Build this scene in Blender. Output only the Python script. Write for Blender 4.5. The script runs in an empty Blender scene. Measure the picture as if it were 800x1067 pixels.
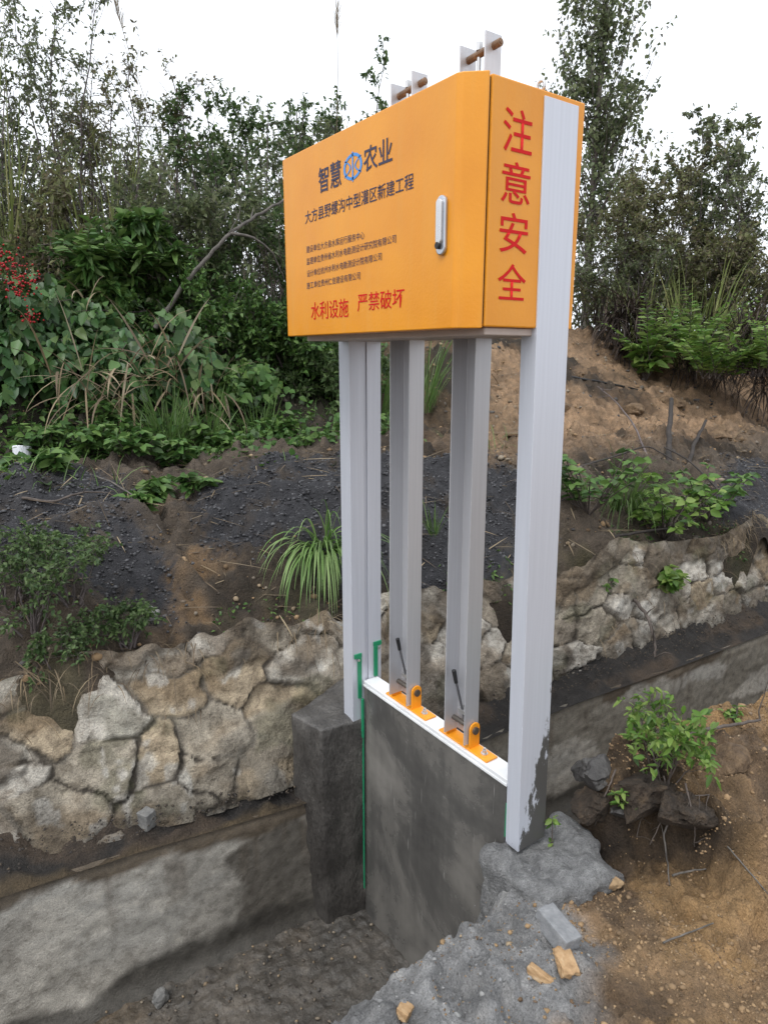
import bpy, bmesh, math, random
import numpy as np
from mathutils import Vector, Matrix

random.seed(4)
R = np.random.default_rng(7)
S = bpy.context.scene
COL = S.collection

# ---------------------------------------------------------------- camera model (metres)
EYE = 1.6
FPX = 697.0
PITCH = math.atan(163 / 697.)
HEAD = math.radians(35.4)
_fw = np.array([math.sin(HEAD) * math.cos(PITCH), math.cos(HEAD) * math.cos(PITCH), -math.sin(PITCH)])
_rt = np.array([math.cos(HEAD), -math.sin(HEAD), 0.])
_up = np.cross(_rt, _fw)


def ray(px, py):
    d = _fw * FPX + _rt * (px - 400) - _up * (py - 533.5)
    return d / np.linalg.norm(d)


def sight(px, py, r):
    """world point at horizontal distance r along a line of sight"""
    d = ray(px, py)
    t = r / math.hypot(d[0], d[1])
    return np.array([0, 0, EYE]) + d * t


# ---------------------------------------------------------------- numpy noise
def _hash(a, b, c):
    h = (a * 374761393 + b * 668265263 + c * 2147483647 + 12345) & 0xffffffff
    h = ((h ^ (h >> 13)) * 1274126177) & 0xffffffff
    h = ((h ^ (h >> 16)) * 1103515245) & 0xffffffff
    return ((h ^ (h >> 15)) & 0xffffff) / float(0xffffff)


def vnoise(x, y, z=0.):
    x, y, z = np.broadcast_arrays(np.asarray(x, float), np.asarray(y, float), np.asarray(z, float))
    ix, iy, iz = [np.floor(v).astype(np.int64) for v in (x, y, z)]
    fx, fy, fz = x - ix, y - iy, z - iz
    u, v, w = [f * f * f * (f * (f * 6 - 15) + 10) for f in (fx, fy, fz)]
    o = 0
    for dx in (0, 1):
        for dy in (0, 1):
            for dz in (0, 1):
                wt = (u if dx else 1 - u) * (v if dy else 1 - v) * (w if dz else 1 - w)
                o = o + wt * _hash(ix + dx, iy + dy, iz + dz)
    return o * 2 - 1


def fbm(x, y, z=0., oct=4, gain=.5):
    o = 0
    a = 1.
    f = 1.
    for i in range(oct):
        o = o + a * vnoise(x * f + 17.3 * i, y * f - 9.1 * i, np.asarray(z) * f + 3.7 * i)
        a *= gain
        f *= 2.03
    return o


def sstep(a, b, x):
    t = np.clip((np.asarray(x, float) - a) / (b - a), 0, 1)
    return t * t * (3 - 2 * t)


def lerp(a, b, t):
    return a + (b - a) * t


# ---------------------------------------------------------------- materials
def new_mat(name):
    m = bpy.data.materials.new(name)
    m.use_nodes = True
    nt = m.node_tree
    return m, nt, nt.nodes['Principled BSDF'], nt.nodes, nt.links


def ramp(nodes, stops):
    r = nodes.new('ShaderNodeValToRGB')
    e = r.color_ramp.elements
    while len(e) < len(stops):
        e.new(.5)
    for k, (p, c) in zip(e, stops):
        k.position = p
        k.color = (c[0], c[1], c[2], 1)
    return r


def mat(name, stops, scale=8, rough=.6, bump=.2, bscale=60, metal=0., attr=None, stretch=(1, 1, 1), rvar=.15, dist=.02, spec=.5, grain=False):
    m, nt, b, n, l = new_mat(name)
    tc = n.new('ShaderNodeTexCoord')
    mp = n.new('ShaderNodeMapping')
    mp.inputs['Scale'].default_value = stretch
    l.new(tc.outputs['Object'], mp.inputs[0])
    nz = n.new('ShaderNodeTexNoise')
    nz.inputs['Scale'].default_value = scale
    nz.inputs['Detail'].default_value = 9
    nz.inputs['Roughness'].default_value = .65
    l.new(mp.outputs[0], nz.inputs['Vector'])
    rp = ramp(n, stops)
    l.new(nz.outputs[0], rp.inputs[0])
    out = rp.outputs[0]
    if attr or grain:
        ng = n.new('ShaderNodeTexNoise')
        ng.inputs['Scale'].default_value = scale * 11
        ng.inputs['Detail'].default_value = 4
        ng.inputs['Roughness'].default_value = .7
        l.new(mp.outputs[0], ng.inputs['Vector'])
        rg = ramp(n, [(.34, (.45, .45, .45)), (.46, (.95, .95, .95)), (.56, (1.05, 1.05, 1.05)), (.68, (1.5, 1.5, 1.48))])
        l.new(ng.outputs[0], rg.inputs[0])
        gx = n.new('ShaderNodeMix')
        gx.data_type = 'RGBA'
        gx.blend_type = 'MULTIPLY'
        gx.inputs['Factor'].default_value = .8
        l.new(out, gx.inputs[6])
        l.new(rg.outputs[0], gx.inputs[7])
        out = gx.outputs[2]
    if attr:
        at = n.new('ShaderNodeAttribute')
        at.attribute_name = attr
        mx = n.new('ShaderNodeMix')
        mx.data_type = 'RGBA'
        mx.blend_type = 'MULTIPLY'
        mx.inputs['Factor'].default_value = 1
        l.new(at.outputs['Color'], mx.inputs[6])
        l.new(out, mx.inputs[7])
        out = mx.outputs[2]
    l.new(out, b.inputs['Base Color'])
    b.inputs['Metallic'].default_value = metal
    b.inputs['Specular IOR Level'].default_value = spec
    mr = n.new('ShaderNodeMapRange')
    mr.inputs[3].default_value = max(.03, rough - rvar)
    mr.inputs[4].default_value = min(1, rough + rvar)
    l.new(nz.outputs[0], mr.inputs[0])
    l.new(mr.outputs[0], b.inputs['Roughness'])
    if bump:
        n2 = n.new('ShaderNodeTexNoise')
        n2.inputs['Scale'].default_value = bscale
        n2.inputs['Detail'].default_value = 7
        n2.inputs['Roughness'].default_value = .65
        l.new(mp.outputs[0], n2.inputs['Vector'])
        bp = n.new('ShaderNodeBump')
        bp.inputs['Strength'].default_value = bump
        bp.inputs['Distance'].default_value = dist
        l.new(n2.outputs[0], bp.inputs['Height'])
        l.new(bp.outputs[0], b.inputs['Normal'])
    return m


def leaf_mat(name, cols, rough=.5, trans=.25):
    """each leaf gets one of the colours"""
    m, nt, b, n, l = new_mat(name)
    g = n.new('ShaderNodeNewGeometry')
    k = len(cols)
    rp = ramp(n, [((i + .0) / max(1, k - 1), c) for i, c in enumerate(cols)])
    l.new(g.outputs['Random Per Island'], rp.inputs[0])
    l.new(rp.outputs[0], b.inputs['Base Color'])
    b.inputs['Roughness'].default_value = rough
    b.inputs['Specular IOR Level'].default_value = .3
    tr = n.new('ShaderNodeBsdfTranslucent')
    l.new(rp.outputs[0], tr.inputs[0])
    mx = n.new('ShaderNodeMixShader')
    mx.inputs[0].default_value = trans
    l.new(b.outputs[0], mx.inputs[1])
    l.new(tr.outputs[0], mx.inputs[2])
    l.new(mx.outputs[0], n['Material Output'].inputs[0])
    return m


def plain(name, c, rough=.5, metal=0., bump=.05, bscale=200):
    lo = tuple(v * .86 for v in c)
    hi = tuple(min(1, v * 1.1) for v in c)
    return mat(name, [(.3, lo), (.7, hi)], 12, rough, bump, bscale, metal, dist=.004)


M = {}


def orange_paint():
    m, nt, b, n, l = new_mat('orange_powder_coat')
    tc = n.new('ShaderNodeTexCoord')
    nz = n.new('ShaderNodeTexNoise')
    nz.inputs['Scale'].default_value = 5
    nz.inputs['Detail'].default_value = 6
    l.new(tc.outputs['Object'], nz.inputs['Vector'])
    rp = ramp(n, [(.3, (.64, .236, .004)), (.7, (.72, .285, .007))])
    l.new(nz.outputs[0], rp.inputs[0])
    mpd = n.new('ShaderNodeMapping')
    mpd.inputs['Scale'].default_value = (26, 26, 2.2)
    l.new(tc.outputs['Object'], mpd.inputs[0])
    du = n.new('ShaderNodeTexNoise')                 # faint dried rain runs
    du.inputs['Scale'].default_value = 1
    du.inputs['Detail'].default_value = 7
    l.new(mpd.outputs[0], du.inputs['Vector'])
    dr = n.new('ShaderNodeMapRange')
    dr.inputs[1].default_value = .5
    dr.inputs[2].default_value = .8
    dr.inputs[4].default_value = .24
    l.new(du.outputs[0], dr.inputs[0])
    dx = n.new('ShaderNodeMix')
    dx.data_type = 'RGBA'
    l.new(dr.outputs[0], dx.inputs[0])
    l.new(rp.outputs[0], dx.inputs[6])
    dx.inputs[7].default_value = (.62, .34, .09, 1)
    l.new(dx.outputs[2], b.inputs['Base Color'])
    rg = n.new('ShaderNodeMapRange')
    rg.inputs[3].default_value = .26
    rg.inputs[4].default_value = .46
    l.new(du.outputs[0], rg.inputs[0])
    l.new(rg.outputs[0], b.inputs['Roughness'])
    peel = n.new('ShaderNodeTexNoise')
    peel.inputs['Scale'].default_value = 130
    peel.inputs['Detail'].default_value = 2
    l.new(tc.outputs['Object'], peel.inputs['Vector'])
    drops = n.new('ShaderNodeTexVoronoi')      # rain drops sitting on the paint
    drops.inputs['Scale'].default_value = 95
    l.new(tc.outputs['Object'], drops.inputs['Vector'])
    dm = n.new('ShaderNodeMapRange')
    dm.inputs[1].default_value = .10
    dm.inputs[2].default_value = .22
    dm.inputs[3].default_value = 1
    dm.inputs[4].default_value = 0
    l.new(drops.outputs['Distance'], dm.inputs[0])
    gate = n.new('ShaderNodeTexNoise')
    gate.inputs['Scale'].default_value = 60
    l.new(tc.outputs['Object'], gate.inputs['Vector'])
    gm = n.new('ShaderNodeMapRange')
    gm.inputs[1].default_value = .55
    gm.inputs[2].default_value = .62
    l.new(gate.outputs[0], gm.inputs[0])
    mul = n.new('ShaderNodeMath')
    mul.operation = 'MULTIPLY'
    l.new(dm.outputs[0], mul.inputs[0])
    l.new(gm.outputs[0], mul.inputs[1])
    add = n.new('ShaderNodeMath')
    add.operation = 'MULTIPLY_ADD'
    l.new(mul.outputs[0], add.inputs[0])
    add.inputs[1].default_value = .5
    l.new(peel.outputs[0], add.inputs[2])
    bp = n.new('ShaderNodeBump')
    bp.inputs['Strength'].default_value = .12
    bp.inputs['Distance'].default_value = .003
    l.new(add.outputs[0], bp.inputs['Height'])
    l.new(bp.outputs[0], b.inputs['Normal'])
    return m


def steel_mat(name, base, stain=False, metal=.45, rough=.42):
    """drawn aluminium section: fine vertical streaks; optional cement splashes at the foot"""
    m, nt, b, n, l = new_mat(name)
    tc = n.new('ShaderNodeTexCoord')
    mp = n.new('ShaderNodeMapping')
    mp.inputs['Scale'].default_value = (60, 60, 1.2)
    l.new(tc.outputs['Object'], mp.inputs[0])
    nz = n.new('ShaderNodeTexNoise')
    nz.inputs['Scale'].default_value = 2
    nz.inputs['Detail'].default_value = 5
    l.new(mp.outputs[0], nz.inputs['Vector'])
    rp = ramp(n, [(.3, tuple(v * .95 for v in base)), (.7, tuple(min(1, v * 1.03) for v in base))])
    l.new(nz.outputs[0], rp.inputs[0])
    out = rp.outputs[0]
    sp = n.new('ShaderNodeTexNoise')          # scattered splashes
    sp.inputs['Scale'].default_value = 26
    sp.inputs['Detail'].default_value = 4
    l.new(tc.outputs['Object'], sp.inputs['Vector'])
    if stain:
        xyz = n.new('ShaderNodeSeparateXYZ')
        l.new(tc.outputs['Object'], xyz.inputs[0])
        mp2 = n.new('ShaderNodeMapping')
        mp2.inputs['Scale'].default_value = (30, 30, 9)
        l.new(tc.outputs['Object'], mp2.inputs[0])
        s2 = n.new('ShaderNodeTexNoise')
        s2.inputs['Scale'].default_value = 1.
        s2.inputs['Detail'].default_value = 8
        s2.inputs['Roughness'].default_value = .7
        l.new(mp2.outputs[0], s2.inputs['Vector'])

        def math_(op, a, bb, c=None):
            q = n.new('ShaderNodeMath')
            q.operation = op
            for i, v in enumerate((a, bb, c)):
                if v is None:
                    continue
                if isinstance(v, (int, float)):
                    q.inputs[i].default_value = v
                else:
                    l.new(v, q.inputs[i])
            return q.outputs[0]
        hz = math_('MULTIPLY_ADD', xyz.outputs[2], -2.2, .72)            # low on the post
        hx = math_('MULTIPLY_ADD', xyz.outputs[0], 9.0, -13.50)          # towards its far edge
        s = math_('ADD', math_('ADD', hz, hx), math_('MULTIPLY', math_('SUBTRACT', s2.outputs[0], .5), 2.6))
        mr = n.new('ShaderNodeMapRange')
        mr.inputs[1].default_value = .42
        mr.inputs[2].default_value = .50
        l.new(s, mr.inputs[0])
        mx = n.new('ShaderNodeMix')
        mx.data_type = 'RGBA'
        l.new(mr.outputs[0], mx.inputs[0])
        l.new(out, mx.inputs[6])
        mx.inputs[7].default_value = (.075, .073, .07, 1)
        out = mx.outputs[2]
        me_ = math_('MULTIPLY_ADD', mr.outputs[0], -metal, metal)
        l.new(me_, b.inputs['Metallic'])
    else:
        b.inputs['Metallic'].default_value = metal
    mr3 = n.new('ShaderNodeMapRange')
    mr3.inputs[1].default_value = .775
    mr3.inputs[2].default_value = .80
    l.new(sp.outputs[0], mr3.inputs[0])
    mx3 = n.new('ShaderNodeMix')
    mx3.data_type = 'RGBA'
    l.new(mr3.outputs[0], mx3.inputs[0])
    l.new(out, mx3.inputs[6])
    mx3.inputs[7].default_value = (.12, .115, .11, 1)
    l.new(mx3.outputs[2], b.inputs['Base Color'])
    b.inputs['Roughness'].default_value = rough
    bp = n.new('ShaderNodeBump')
    bp.inputs['Strength'].default_value = .02
    bp.inputs['Distance'].default_value = .002
    l.new(nz.outputs[0], bp.inputs['Height'])
    l.new(bp.outputs[0], b.inputs['Normal'])
    return m


def gate_mat():
    m, nt, b, n, l = new_mat('wet_gate_plate')
    tc = n.new('ShaderNodeTexCoord')
    big = n.new('ShaderNodeTexNoise')
    big.inputs['Scale'].default_value = 2.1
    big.inputs['Detail'].default_value = 12
    big.inputs['Roughness'].default_value = .62
    big.inputs['Distortion'].default_value = .35
    l.new(tc.outputs['Object'], big.inputs['Vector'])
    mp = n.new('ShaderNodeMapping')
    mp.inputs['Scale'].default_value = (30, 30, 2.)
    l.new(tc.outputs['Object'], mp.inputs[0])
    st = n.new('ShaderNodeTexNoise')
    st.inputs['Scale'].default_value = 1.5
    st.inputs['Detail'].default_value = 8
    l.new(mp.outputs[0], st.inputs['Vector'])
    mixf = n.new('ShaderNodeMath')
    mixf.operation = 'MULTIPLY_ADD'
    l.new(st.outputs[0], mixf.inputs[0])
    mixf.inputs[1].default_value = .10
    l.new(big.outputs[0], mixf.inputs[2])
    rp = ramp(n, [(.40, (.055, .053, .051)), (.52, (.085, .082, .077)), (.62, (.15, .142, .13)), (.76, (.225, .213, .195))])
    l.new(mixf.outputs[0], rp.inputs[0])
    # pale scratches and cement smears
    mp2 = n.new('ShaderNodeMapping')
    mp2.inputs['Scale'].default_value = (90, 90, 7)
    mp2.inputs['Rotation'].default_value = (.25, 0, 0)
    l.new(tc.outputs['Object'], mp2.inputs[0])
    sc = n.new('ShaderNodeTexNoise')
    sc.inputs['Scale'].default_value = 1
    sc.inputs['Detail'].default_value = 3
    l.new(mp2.outputs[0], sc.inputs['Vector'])
    mr = n.new('ShaderNodeMapRange')
    mr.inputs[1].default_value = .68
    mr.inputs[2].default_value = .75
    mr.inputs[4].default_value = .6
    l.new(sc.outputs[0], mr.inputs[0])
    mx = n.new('ShaderNodeMix')
    mx.data_type = 'RGBA'
    l.new(mr.outputs[0], mx.inputs[0])
    l.new(rp.outputs[0], mx.inputs[6])
    mx.inputs[7].default_value = (.33, .32, .30, 1)
    l.new(mx.outputs[2], b.inputs['Base Color'])
    rr = n.new('ShaderNodeMapRange')
    rr.inputs[3].default_value = .12
    rr.inputs[4].default_value = .42
    l.new(big.outputs[0], rr.inputs[0])
    l.new(rr.outputs[0], b.inputs['Roughness'])
    bp = n.new('ShaderNodeBump')
    bp.inputs['Strength'].default_value = .25
    bp.inputs['Distance'].default_value = .006
    l.new(mixf.outputs[0], bp.inputs['Height'])
    l.new(bp.outputs[0], b.inputs['Normal'])
    return m


W8 = (1, 1, 1)
M['orange'] = orange_paint()
M['bracket'] = plain('orange_bracket_paint', (.80, .30, .015), .4)
M['post'] = steel_mat('aluminium_post', (.55, .575, .64), True, .25, .4)
M['post2'] = steel_mat('aluminium_section', (.55, .57, .63), False, .25, .4)
M['chan'] = steel_mat('lifting_channel_steel', (.52, .525, .55), False, .45, .38)
M['gate'] = gate_mat()
M['white'] = plain('white_painted_strip', (.72, .73, .74), .4)
M['zinc'] = plain('zinc_plated', (.6, .6, .6), .3, .8)
M['chrome'] = plain('chrome_handle', (.46, .48, .52), .25, .7)
M['rusty'] = mat('brown_rusted_pin', [(.3, (.11, .06, .032)), (.6, (.22, .135, .08)), (.8, (.34, .25, .17))], 30, .45, .2, 120, .4, dist=.003)
M['green'] = plain('green_rubber_seal', (.012, .22, .10), .45)
M['leverrod'] = plain('grey_lever_rod', (.16, .16, .17), .35, .6)
M['black'] = plain('black_rubber', (.012, .012, .013), .45)
M['dark'] = plain('seam_shade', (.02, .012, .006), .8)  # shade of the door gap, put in as a colour
M['navy'] = plain('navy_vinyl_lettering', (.02, .018, .055), .5)
M['red'] = mat('red_vinyl_lettering', [(.3, (.50, .012, .014)), (.7, (.60, .018, .02))], 12, .6, 0, spec=.12)
M['blue'] = plain('blue_vinyl_emblem', (.05, .25, .62), .45)
M['beige'] = plain('cabinet_underframe', (.45, .38, .34), .5)
M['earth'] = mat('soil_and_gravel', [(.25, (.55, .55, .55)), (.5, (.95, .95, .95)), (.75, (1.45, 1.42, 1.38))], 16, .82, .9, 70, attr='col', dist=.03, spec=.35)
M['masonry'] = mat('rubble_masonry', [(.30, (.42, .39, .35)), (.44, (.85, .83, .80)), (.54, (1.08, 1.07, 1.05)), (.70, (1.45, 1.43, 1.38))], 17, .75, 1., 60, attr='col', dist=.02)
M['concrete'] = mat('stained_concrete', [(.30, (.58, .57, .55)), (.48, (.95, .95, .95)), (.56, (1.05, 1.05, 1.05)), (.72, (1.32, 1.31, 1.28))], 26, .66, .5, 110, attr='col', dist=.012)
M['wetcon'] = mat('wet_dark_concrete', [(.3, (.036, .033, .031)), (.52, (.068, .063, .058)), (.68, (.115, .107, .098)), (.76, (.21, .20, .185))], 9, .38, .8, 60, grain=True, dist=.01, stretch=(1, 1, .5))
M['mud'] = mat('wet_canal_mud', [(.3, (.5, .5, .5)), (.5, (1, 1, 1)), (.75, (1.5, 1.45, 1.4))], 10, .42, .7, 60, attr='col', dist=.012, rvar=.22)
M['mortar'] = mat('grey_mortar', [(.28, (.11, .11, .112)), (.5, (.23, .23, .23)), (.72, (.36, .36, .355))], 22, .72, 1., 90, dist=.03, grain=True)
M['brick'] = mat('grey_cement_brick', [(.3, (.16, .165, .175)), (.7, (.27, .275, .28))], 40, .8, .8, 160, dist=.006)
M['chip'] = mat('split_yellow_stone', [(.3, (.20, .115, .05)), (.5, (.38, .24, .12)), (.75, (.52, .40, .26))], 25, .7, .6, 80, dist=.006, stretch=(1, 1, 3))
M['tanrock'] = mat('tan_rock', [(.3, (.2, .12, .06)), (.7, (.36, .25, .14))], 18, .75, .8, 60, dist=.01)
M['greyrock'] = mat('grey_rock', [(.3, (.10, .10, .10)), (.7, (.24, .235, .22))], 18, .7, .8, 60, dist=.01)
M['brownsoil'] = mat('brown_clod_soil', [(.3, (.08, .05, .03)), (.55, (.19, .125, .07)), (.75, (.30, .21, .125))], 20, .85, 1., 60, dist=.03)
M['darksoil'] = mat('dark_wet_soil', [(.3, (.022, .016, .011)), (.55, (.06, .042, .028)), (.75, (.13, .088, .05))], 22, .7, 1., 60, dist=.03)
M['darkrock'] = mat('dark_wet_rock', [(.3, (.022, .02, .02)), (.7, (.10, .095, .09))], 14, .5, .9, 50, dist=.015)
M['pebble'] = leaf_mat('pebbles', [(.03, .03, .035), (.10, .09, .08), (.24, .2, .15), (.06, .05, .045), (.32, .24, .15)], .7, 0)
M['crumb'] = leaf_mat('soil_crumbs', [(.10, .065, .04), (.2, .13, .07), (.32, .22, .12), (.14, .10, .07), (.36, .28, .18)], .8, 0)
M['clod'] = leaf_mat('soil_clods', [(.09, .06, .036), (.19, .13, .075), (.30, .20, .11), (.14, .095, .056)], .85, 0)
M['mcrumb'] = leaf_mat('mortar_crumbs', [(.13, .13, .13), (.22, .22, .22), (.32, .32, .31), (.18, .175, .17)], .8, 0)
M['ledgegrit'] = leaf_mat('ledge_grit', [(.025, .022, .02), (.05, .042, .036), (.09, .07, .05), (.035, .03, .028)], .7, 0)
M['coal'] = leaf_mat('black_gravel', [(.019, .019, .021), (.04, .040, .044), (.09, .09, .095), (.03, .030, .033)], .5, 0)
M['bark'] = mat('grey_brown_bark', [(.3, (.04, .032, .027)), (.7, (.13, .105, .09))], 20, .8, .6, 60, dist=.01)
M['twig'] = mat('dark_purple_twig', [(.3, (.06, .05, .05)), (.7, (.16, .13, .125))], 20, .8, .3, 60, dist=.005)
M['deadwood'] = mat('weathered_branch', [(.3, (.045, .04, .036)), (.7, (.14, .125, .11))], 20, .8, .6, 60, dist=.008)
M['charred'] = mat('charred_wood', [(.3, (.012, .010, .009)), (.7, (.05, .04, .034))], 20, .8, .6, 60, dist=.008)
M['plank'] = mat('wet_plank', [(.3, (.06, .035, .02)), (.7, (.2, .13, .07))], 8, .7, .5, 60, dist=.006, stretch=(8, 1, 8))
M['paper'] = plain('crumpled_white_plastic', (.7, .72, .76), .5)
M['L_dark'] = leaf_mat('leaf_dark', [(.04, .075, .028), (.075, .13, .045), (.13, .195, .07), (.08, .11, .055)], .5, .35)
M['L_mid'] = leaf_mat('leaf_mid', [(.04, .095, .024), (.07, .15, .035), (.12, .20, .05), (.045, .08, .035)])
M['L_bright'] = leaf_mat('leaf_bright', [(.08, .17, .03), (.13, .24, .045), (.22, .31, .08), (.05, .11, .03)], .45, .35)
M['L_dusk'] = leaf_mat('leaf_dusky', [(.08, .105, .055), (.13, .165, .08), (.20, .23, .11), (.13, .125, .11)], .5, .4)
M['L_olive'] = leaf_mat('leaf_olive', [(.12, .135, .06), (.18, .195, .08), (.11, .10, .07), (.21, .18, .10)], .5, .4)
M['L_vine'] = leaf_mat('leaf_vine', [(.028, .07, .024), (.05, .12, .036), (.09, .17, .05), (.022, .05, .018), (.12, .18, .06)], .38, .2)
M['L_straw'] = leaf_mat('dry_reed', [(.16, .115, .065), (.28, .22, .14), (.10, .07, .045), (.38, .32, .22)], .6, .2)
M['L_dead'] = leaf_mat('dead_brown_leaf', [(.02, .016, .014), (.045, .034, .028), (.075, .052, .038), (.03, .024, .025)], .7, .1)
M['L_litter'] = leaf_mat('litter', [(.10, .07, .045), (.2, .15, .09), (.06, .045, .035), (.28, .22, .14)], .8, 0)
M['L_grass'] = leaf_mat('grass_blade', [(.06, .12, .03), (.10, .18, .045), (.16, .24, .08), (.05, .09, .03)], .42, .3)
M['L_tuft'] = leaf_mat('tuft_blade', [(.09, .18, .04), (.15, .26, .07), (.24, .34, .13), (.07, .13, .04)], .42, .3)
M['L_ygrass'] = leaf_mat('yellow_grass_blade', [(.16, .2, .06), (.24, .28, .09), (.12, .17, .05), (.32, .3, .14)], .5, .3)
M['berry'] = leaf_mat('red_berry', [(.26, .008, .012), (.38, .014, .018), (.15, .006, .01)], .3, 0)


# ---------------------------------------------------------------- object helpers
def link(o, parent=None):
    COL.objects.link(o)
    if parent is not None:
        o.parent = parent
    return o


def tag(o, label=None, cat=None, group=None, kind=None):
    if label:
        o['label'] = label
    if cat:
        o['category'] = cat
    if group:
        o['group'] = group
    if kind:
        o['kind'] = kind
    return o


def empty(name, loc, label, cat, group=None):
    o = bpy.data.objects.new(name, None)
    o.location = [float(v) for v in loc]
    o.empty_display_size = .1
    link(o)
    return tag(o, label, cat, group)


def mesh_np(name, V, faces, m, parent=None, smooth=False, col=None):
    """V (n,3); faces: list of (m,k) integer arrays"""
    V = np.ascontiguousarray(V, np.float32)
    me = bpy.data.meshes.new(name)
    me.vertices.add(len(V))
    me.vertices.foreach_set('co', V.ravel())
    faces = [np.asarray(f, np.int32) for f in faces if len(f)]
    lv = np.concatenate([f.ravel() for f in faces])
    cnt = np.concatenate([np.full(len(f), f.shape[1], np.int32) for f in faces])
    st = np.concatenate([[0], np.cumsum(cnt)[:-1]]).astype(np.int32)
    me.loops.add(len(lv))
    me.loops.foreach_set('vertex_index', lv)
    me.polygons.add(len(cnt))
    me.polygons.foreach_set('loop_start', st)
    me.update(calc_edges=True)
    me.validate()
    if smooth:
        me.polygons.foreach_set('use_smooth', np.ones(len(me.polygons), bool))
    if col is not None:
        a = me.color_attributes.new('col', 'FLOAT_COLOR', 'POINT')
        c = np.ones((len(V), 4), np.float32)
        c[:, :3] = col
        a.data.foreach_set('color', c.ravel())
    me.materials.append(m)
    o = bpy.data.objects.new(name, me)
    if parent is not None and parent.parent is None:
        o.location = -parent.location if False else (0, 0, 0)
    return link(o, parent)


def local(o, parent):
    """geometry was written in world coordinates: keep it there under a moved parent"""
    p = parent
    off = Vector((0, 0, 0))
    while p is not None:
        off += p.location
        p = p.parent
    o.location = -off
    return o


def grid_faces(nu, nv):
    i = np.arange(nu - 1)[:, None] * nv + np.arange(nv - 1)[None, :]
    i = i.ravel()
    return np.stack([i, i + nv, i + nv + 1, i + 1], 1)


class MB:
    """collects boxes, prisms and tubes into ONE mesh"""

    def __init__(s):
        s.bm = bmesh.new()

    def box(s, x0, x1, y0, y1, z0, z1):
        vs = [s.bm.verts.new(p) for p in ((x0, y0, z0), (x1, y0, z0), (x1, y1, z0), (x0, y1, z0), (x0, y0, z1), (x1, y0, z1), (x1, y1, z1), (x0, y1, z1))]
        for f in ((3, 2, 1, 0), (4, 5, 6, 7), (0, 1, 5, 4), (1, 2, 6, 5), (2, 3, 7, 6), (3, 0, 4, 7)):
            s.bm.faces.new([vs[i] for i in f])
        return s

    def prism(s, poly, z0, z1, axis='z'):
        def P(a, b, c):
            return {'z': (a, b, c), 'y': (a, c, b), 'x': (c, a, b)}[axis]
        lo = [s.bm.verts.new(P(a, b, z0)) for a, b in poly]
        hi = [s.bm.verts.new(P(a, b, z1)) for a, b in poly]
        n = len(poly)
        s.bm.faces.new(lo[::-1])
        s.bm.faces.new(hi)
        for i in range(n):
            s.bm.faces.new((lo[i], lo[(i + 1) % n], hi[(i + 1) % n], hi[i]))
        return s

    def tube(s, a, b, r0, r1=None, n=14):
        r1 = r0 if r1 is None else r1
        a, b = Vector(a), Vector(b)
        d = (b - a).normalized()
        u = d.orthogonal().normalized()
        v = d.cross(u)
        A = [s.bm.verts.new(a + (u * math.cos(t) + v * math.sin(t)) * r0) for t in [2 * math.pi * i / n for i in range(n)]]
        B = [s.bm.verts.new(b + (u * math.cos(t) + v * math.sin(t)) * r1) for t in [2 * math.pi * i / n for i in range(n)]]
        s.bm.faces.new(A[::-1])
        s.bm.faces.new(B)
        for i in range(n):
            s.bm.faces.new((A[i], A[(i + 1) % n], B[(i + 1) % n], B[i]))
        return s

    def torus(s, c, R_, r, axis='x', n=22, k=8):
        ring = []
        for i in range(n):
            t = 2 * math.pi * i / n
            row = []
            for j in range(k):
                q = 2 * math.pi * j / k
                a, b, e = (R_ + r * math.cos(q)) * math.cos(t), (R_ + r * math.cos(q)) * math.sin(t), r * math.sin(q)
                p = {'x': (e, a, b), 'y': (a, e, b)}[axis]
                row.append(s.bm.verts.new((c[0] + p[0], c[1] + p[1], c[2] + p[2])))
            ring.append(row)
        for i in range(n):
            for j in range(k):
                s.bm.faces.new((ring[i][j], ring[(i + 1) % n][j], ring[(i + 1) % n][(j + 1) % k], ring[i][(j + 1) % k]))
        return s

    def build(s, name, m, parent=None, bevel=0, seg=2, smooth=False):
        bmesh.ops.recalc_face_normals(s.bm, faces=s.bm.faces)
        if bevel:
            ed = [e for e in s.bm.edges if len(e.link_faces) == 2 and e.calc_face_angle(0) > .5]
            bmesh.ops.bevel(s.bm, geom=ed, offset=bevel, segments=seg, profile=.5, affect='EDGES')
        me = bpy.data.meshes.new(name)
        s.bm.to_mesh(me)
        s.bm.free()
        me.materials.append(m)
        if smooth:
            me.polygons.foreach_set('use_smooth', np.ones(len(me.polygons), bool))
        o = bpy.data.objects.new(name, me)
        link(o, parent)
        if parent is not None:
            local(o, parent)
        return o


# ================================================================ TERRAIN
_wx = [-6, -2, .05, .5, 1.2, 2.13, 2.88, 3.7, 4.8, 9, 14]
_wy = [3.5, 2.72, 2.465, 2.41, 2.345, 2.20, 2.17, 2.1, 2.03, 1.8, 1.55]


def wall_y(x):
    return np.interp(x, _wx, _wy)


FLOOR = -.96


def TOP(x):
    return np.interp(x, [.5, 1.2, 1.7, 2.1], [-.315, -.36, -.34, -.32])


def stone_d0(x):
    return np.interp(x, [-3, .05, .45, .85, 1.2, 2, 3, 6, 14], [.24, .20, .13, .08, .10, .16, .22, .26, .26])


def stone_d1(x):
    return np.interp(x, [-3, .1, 1, 2.2, 3.1, 6, 14], [.46, .43, .41, .43, .36, .36, .36])


def top_wob(x):
    return .085 * fbm(np.asarray(x, float) * 1.9, 4.4, 7., 2) + .05 * fbm(np.asarray(x, float) * 6.5, 9.4, 2., 3) * sstep(4.5, 2.5, x) * sstep(-.1, .8, x) - .03 * sstep(1.6, .6, x)


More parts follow.
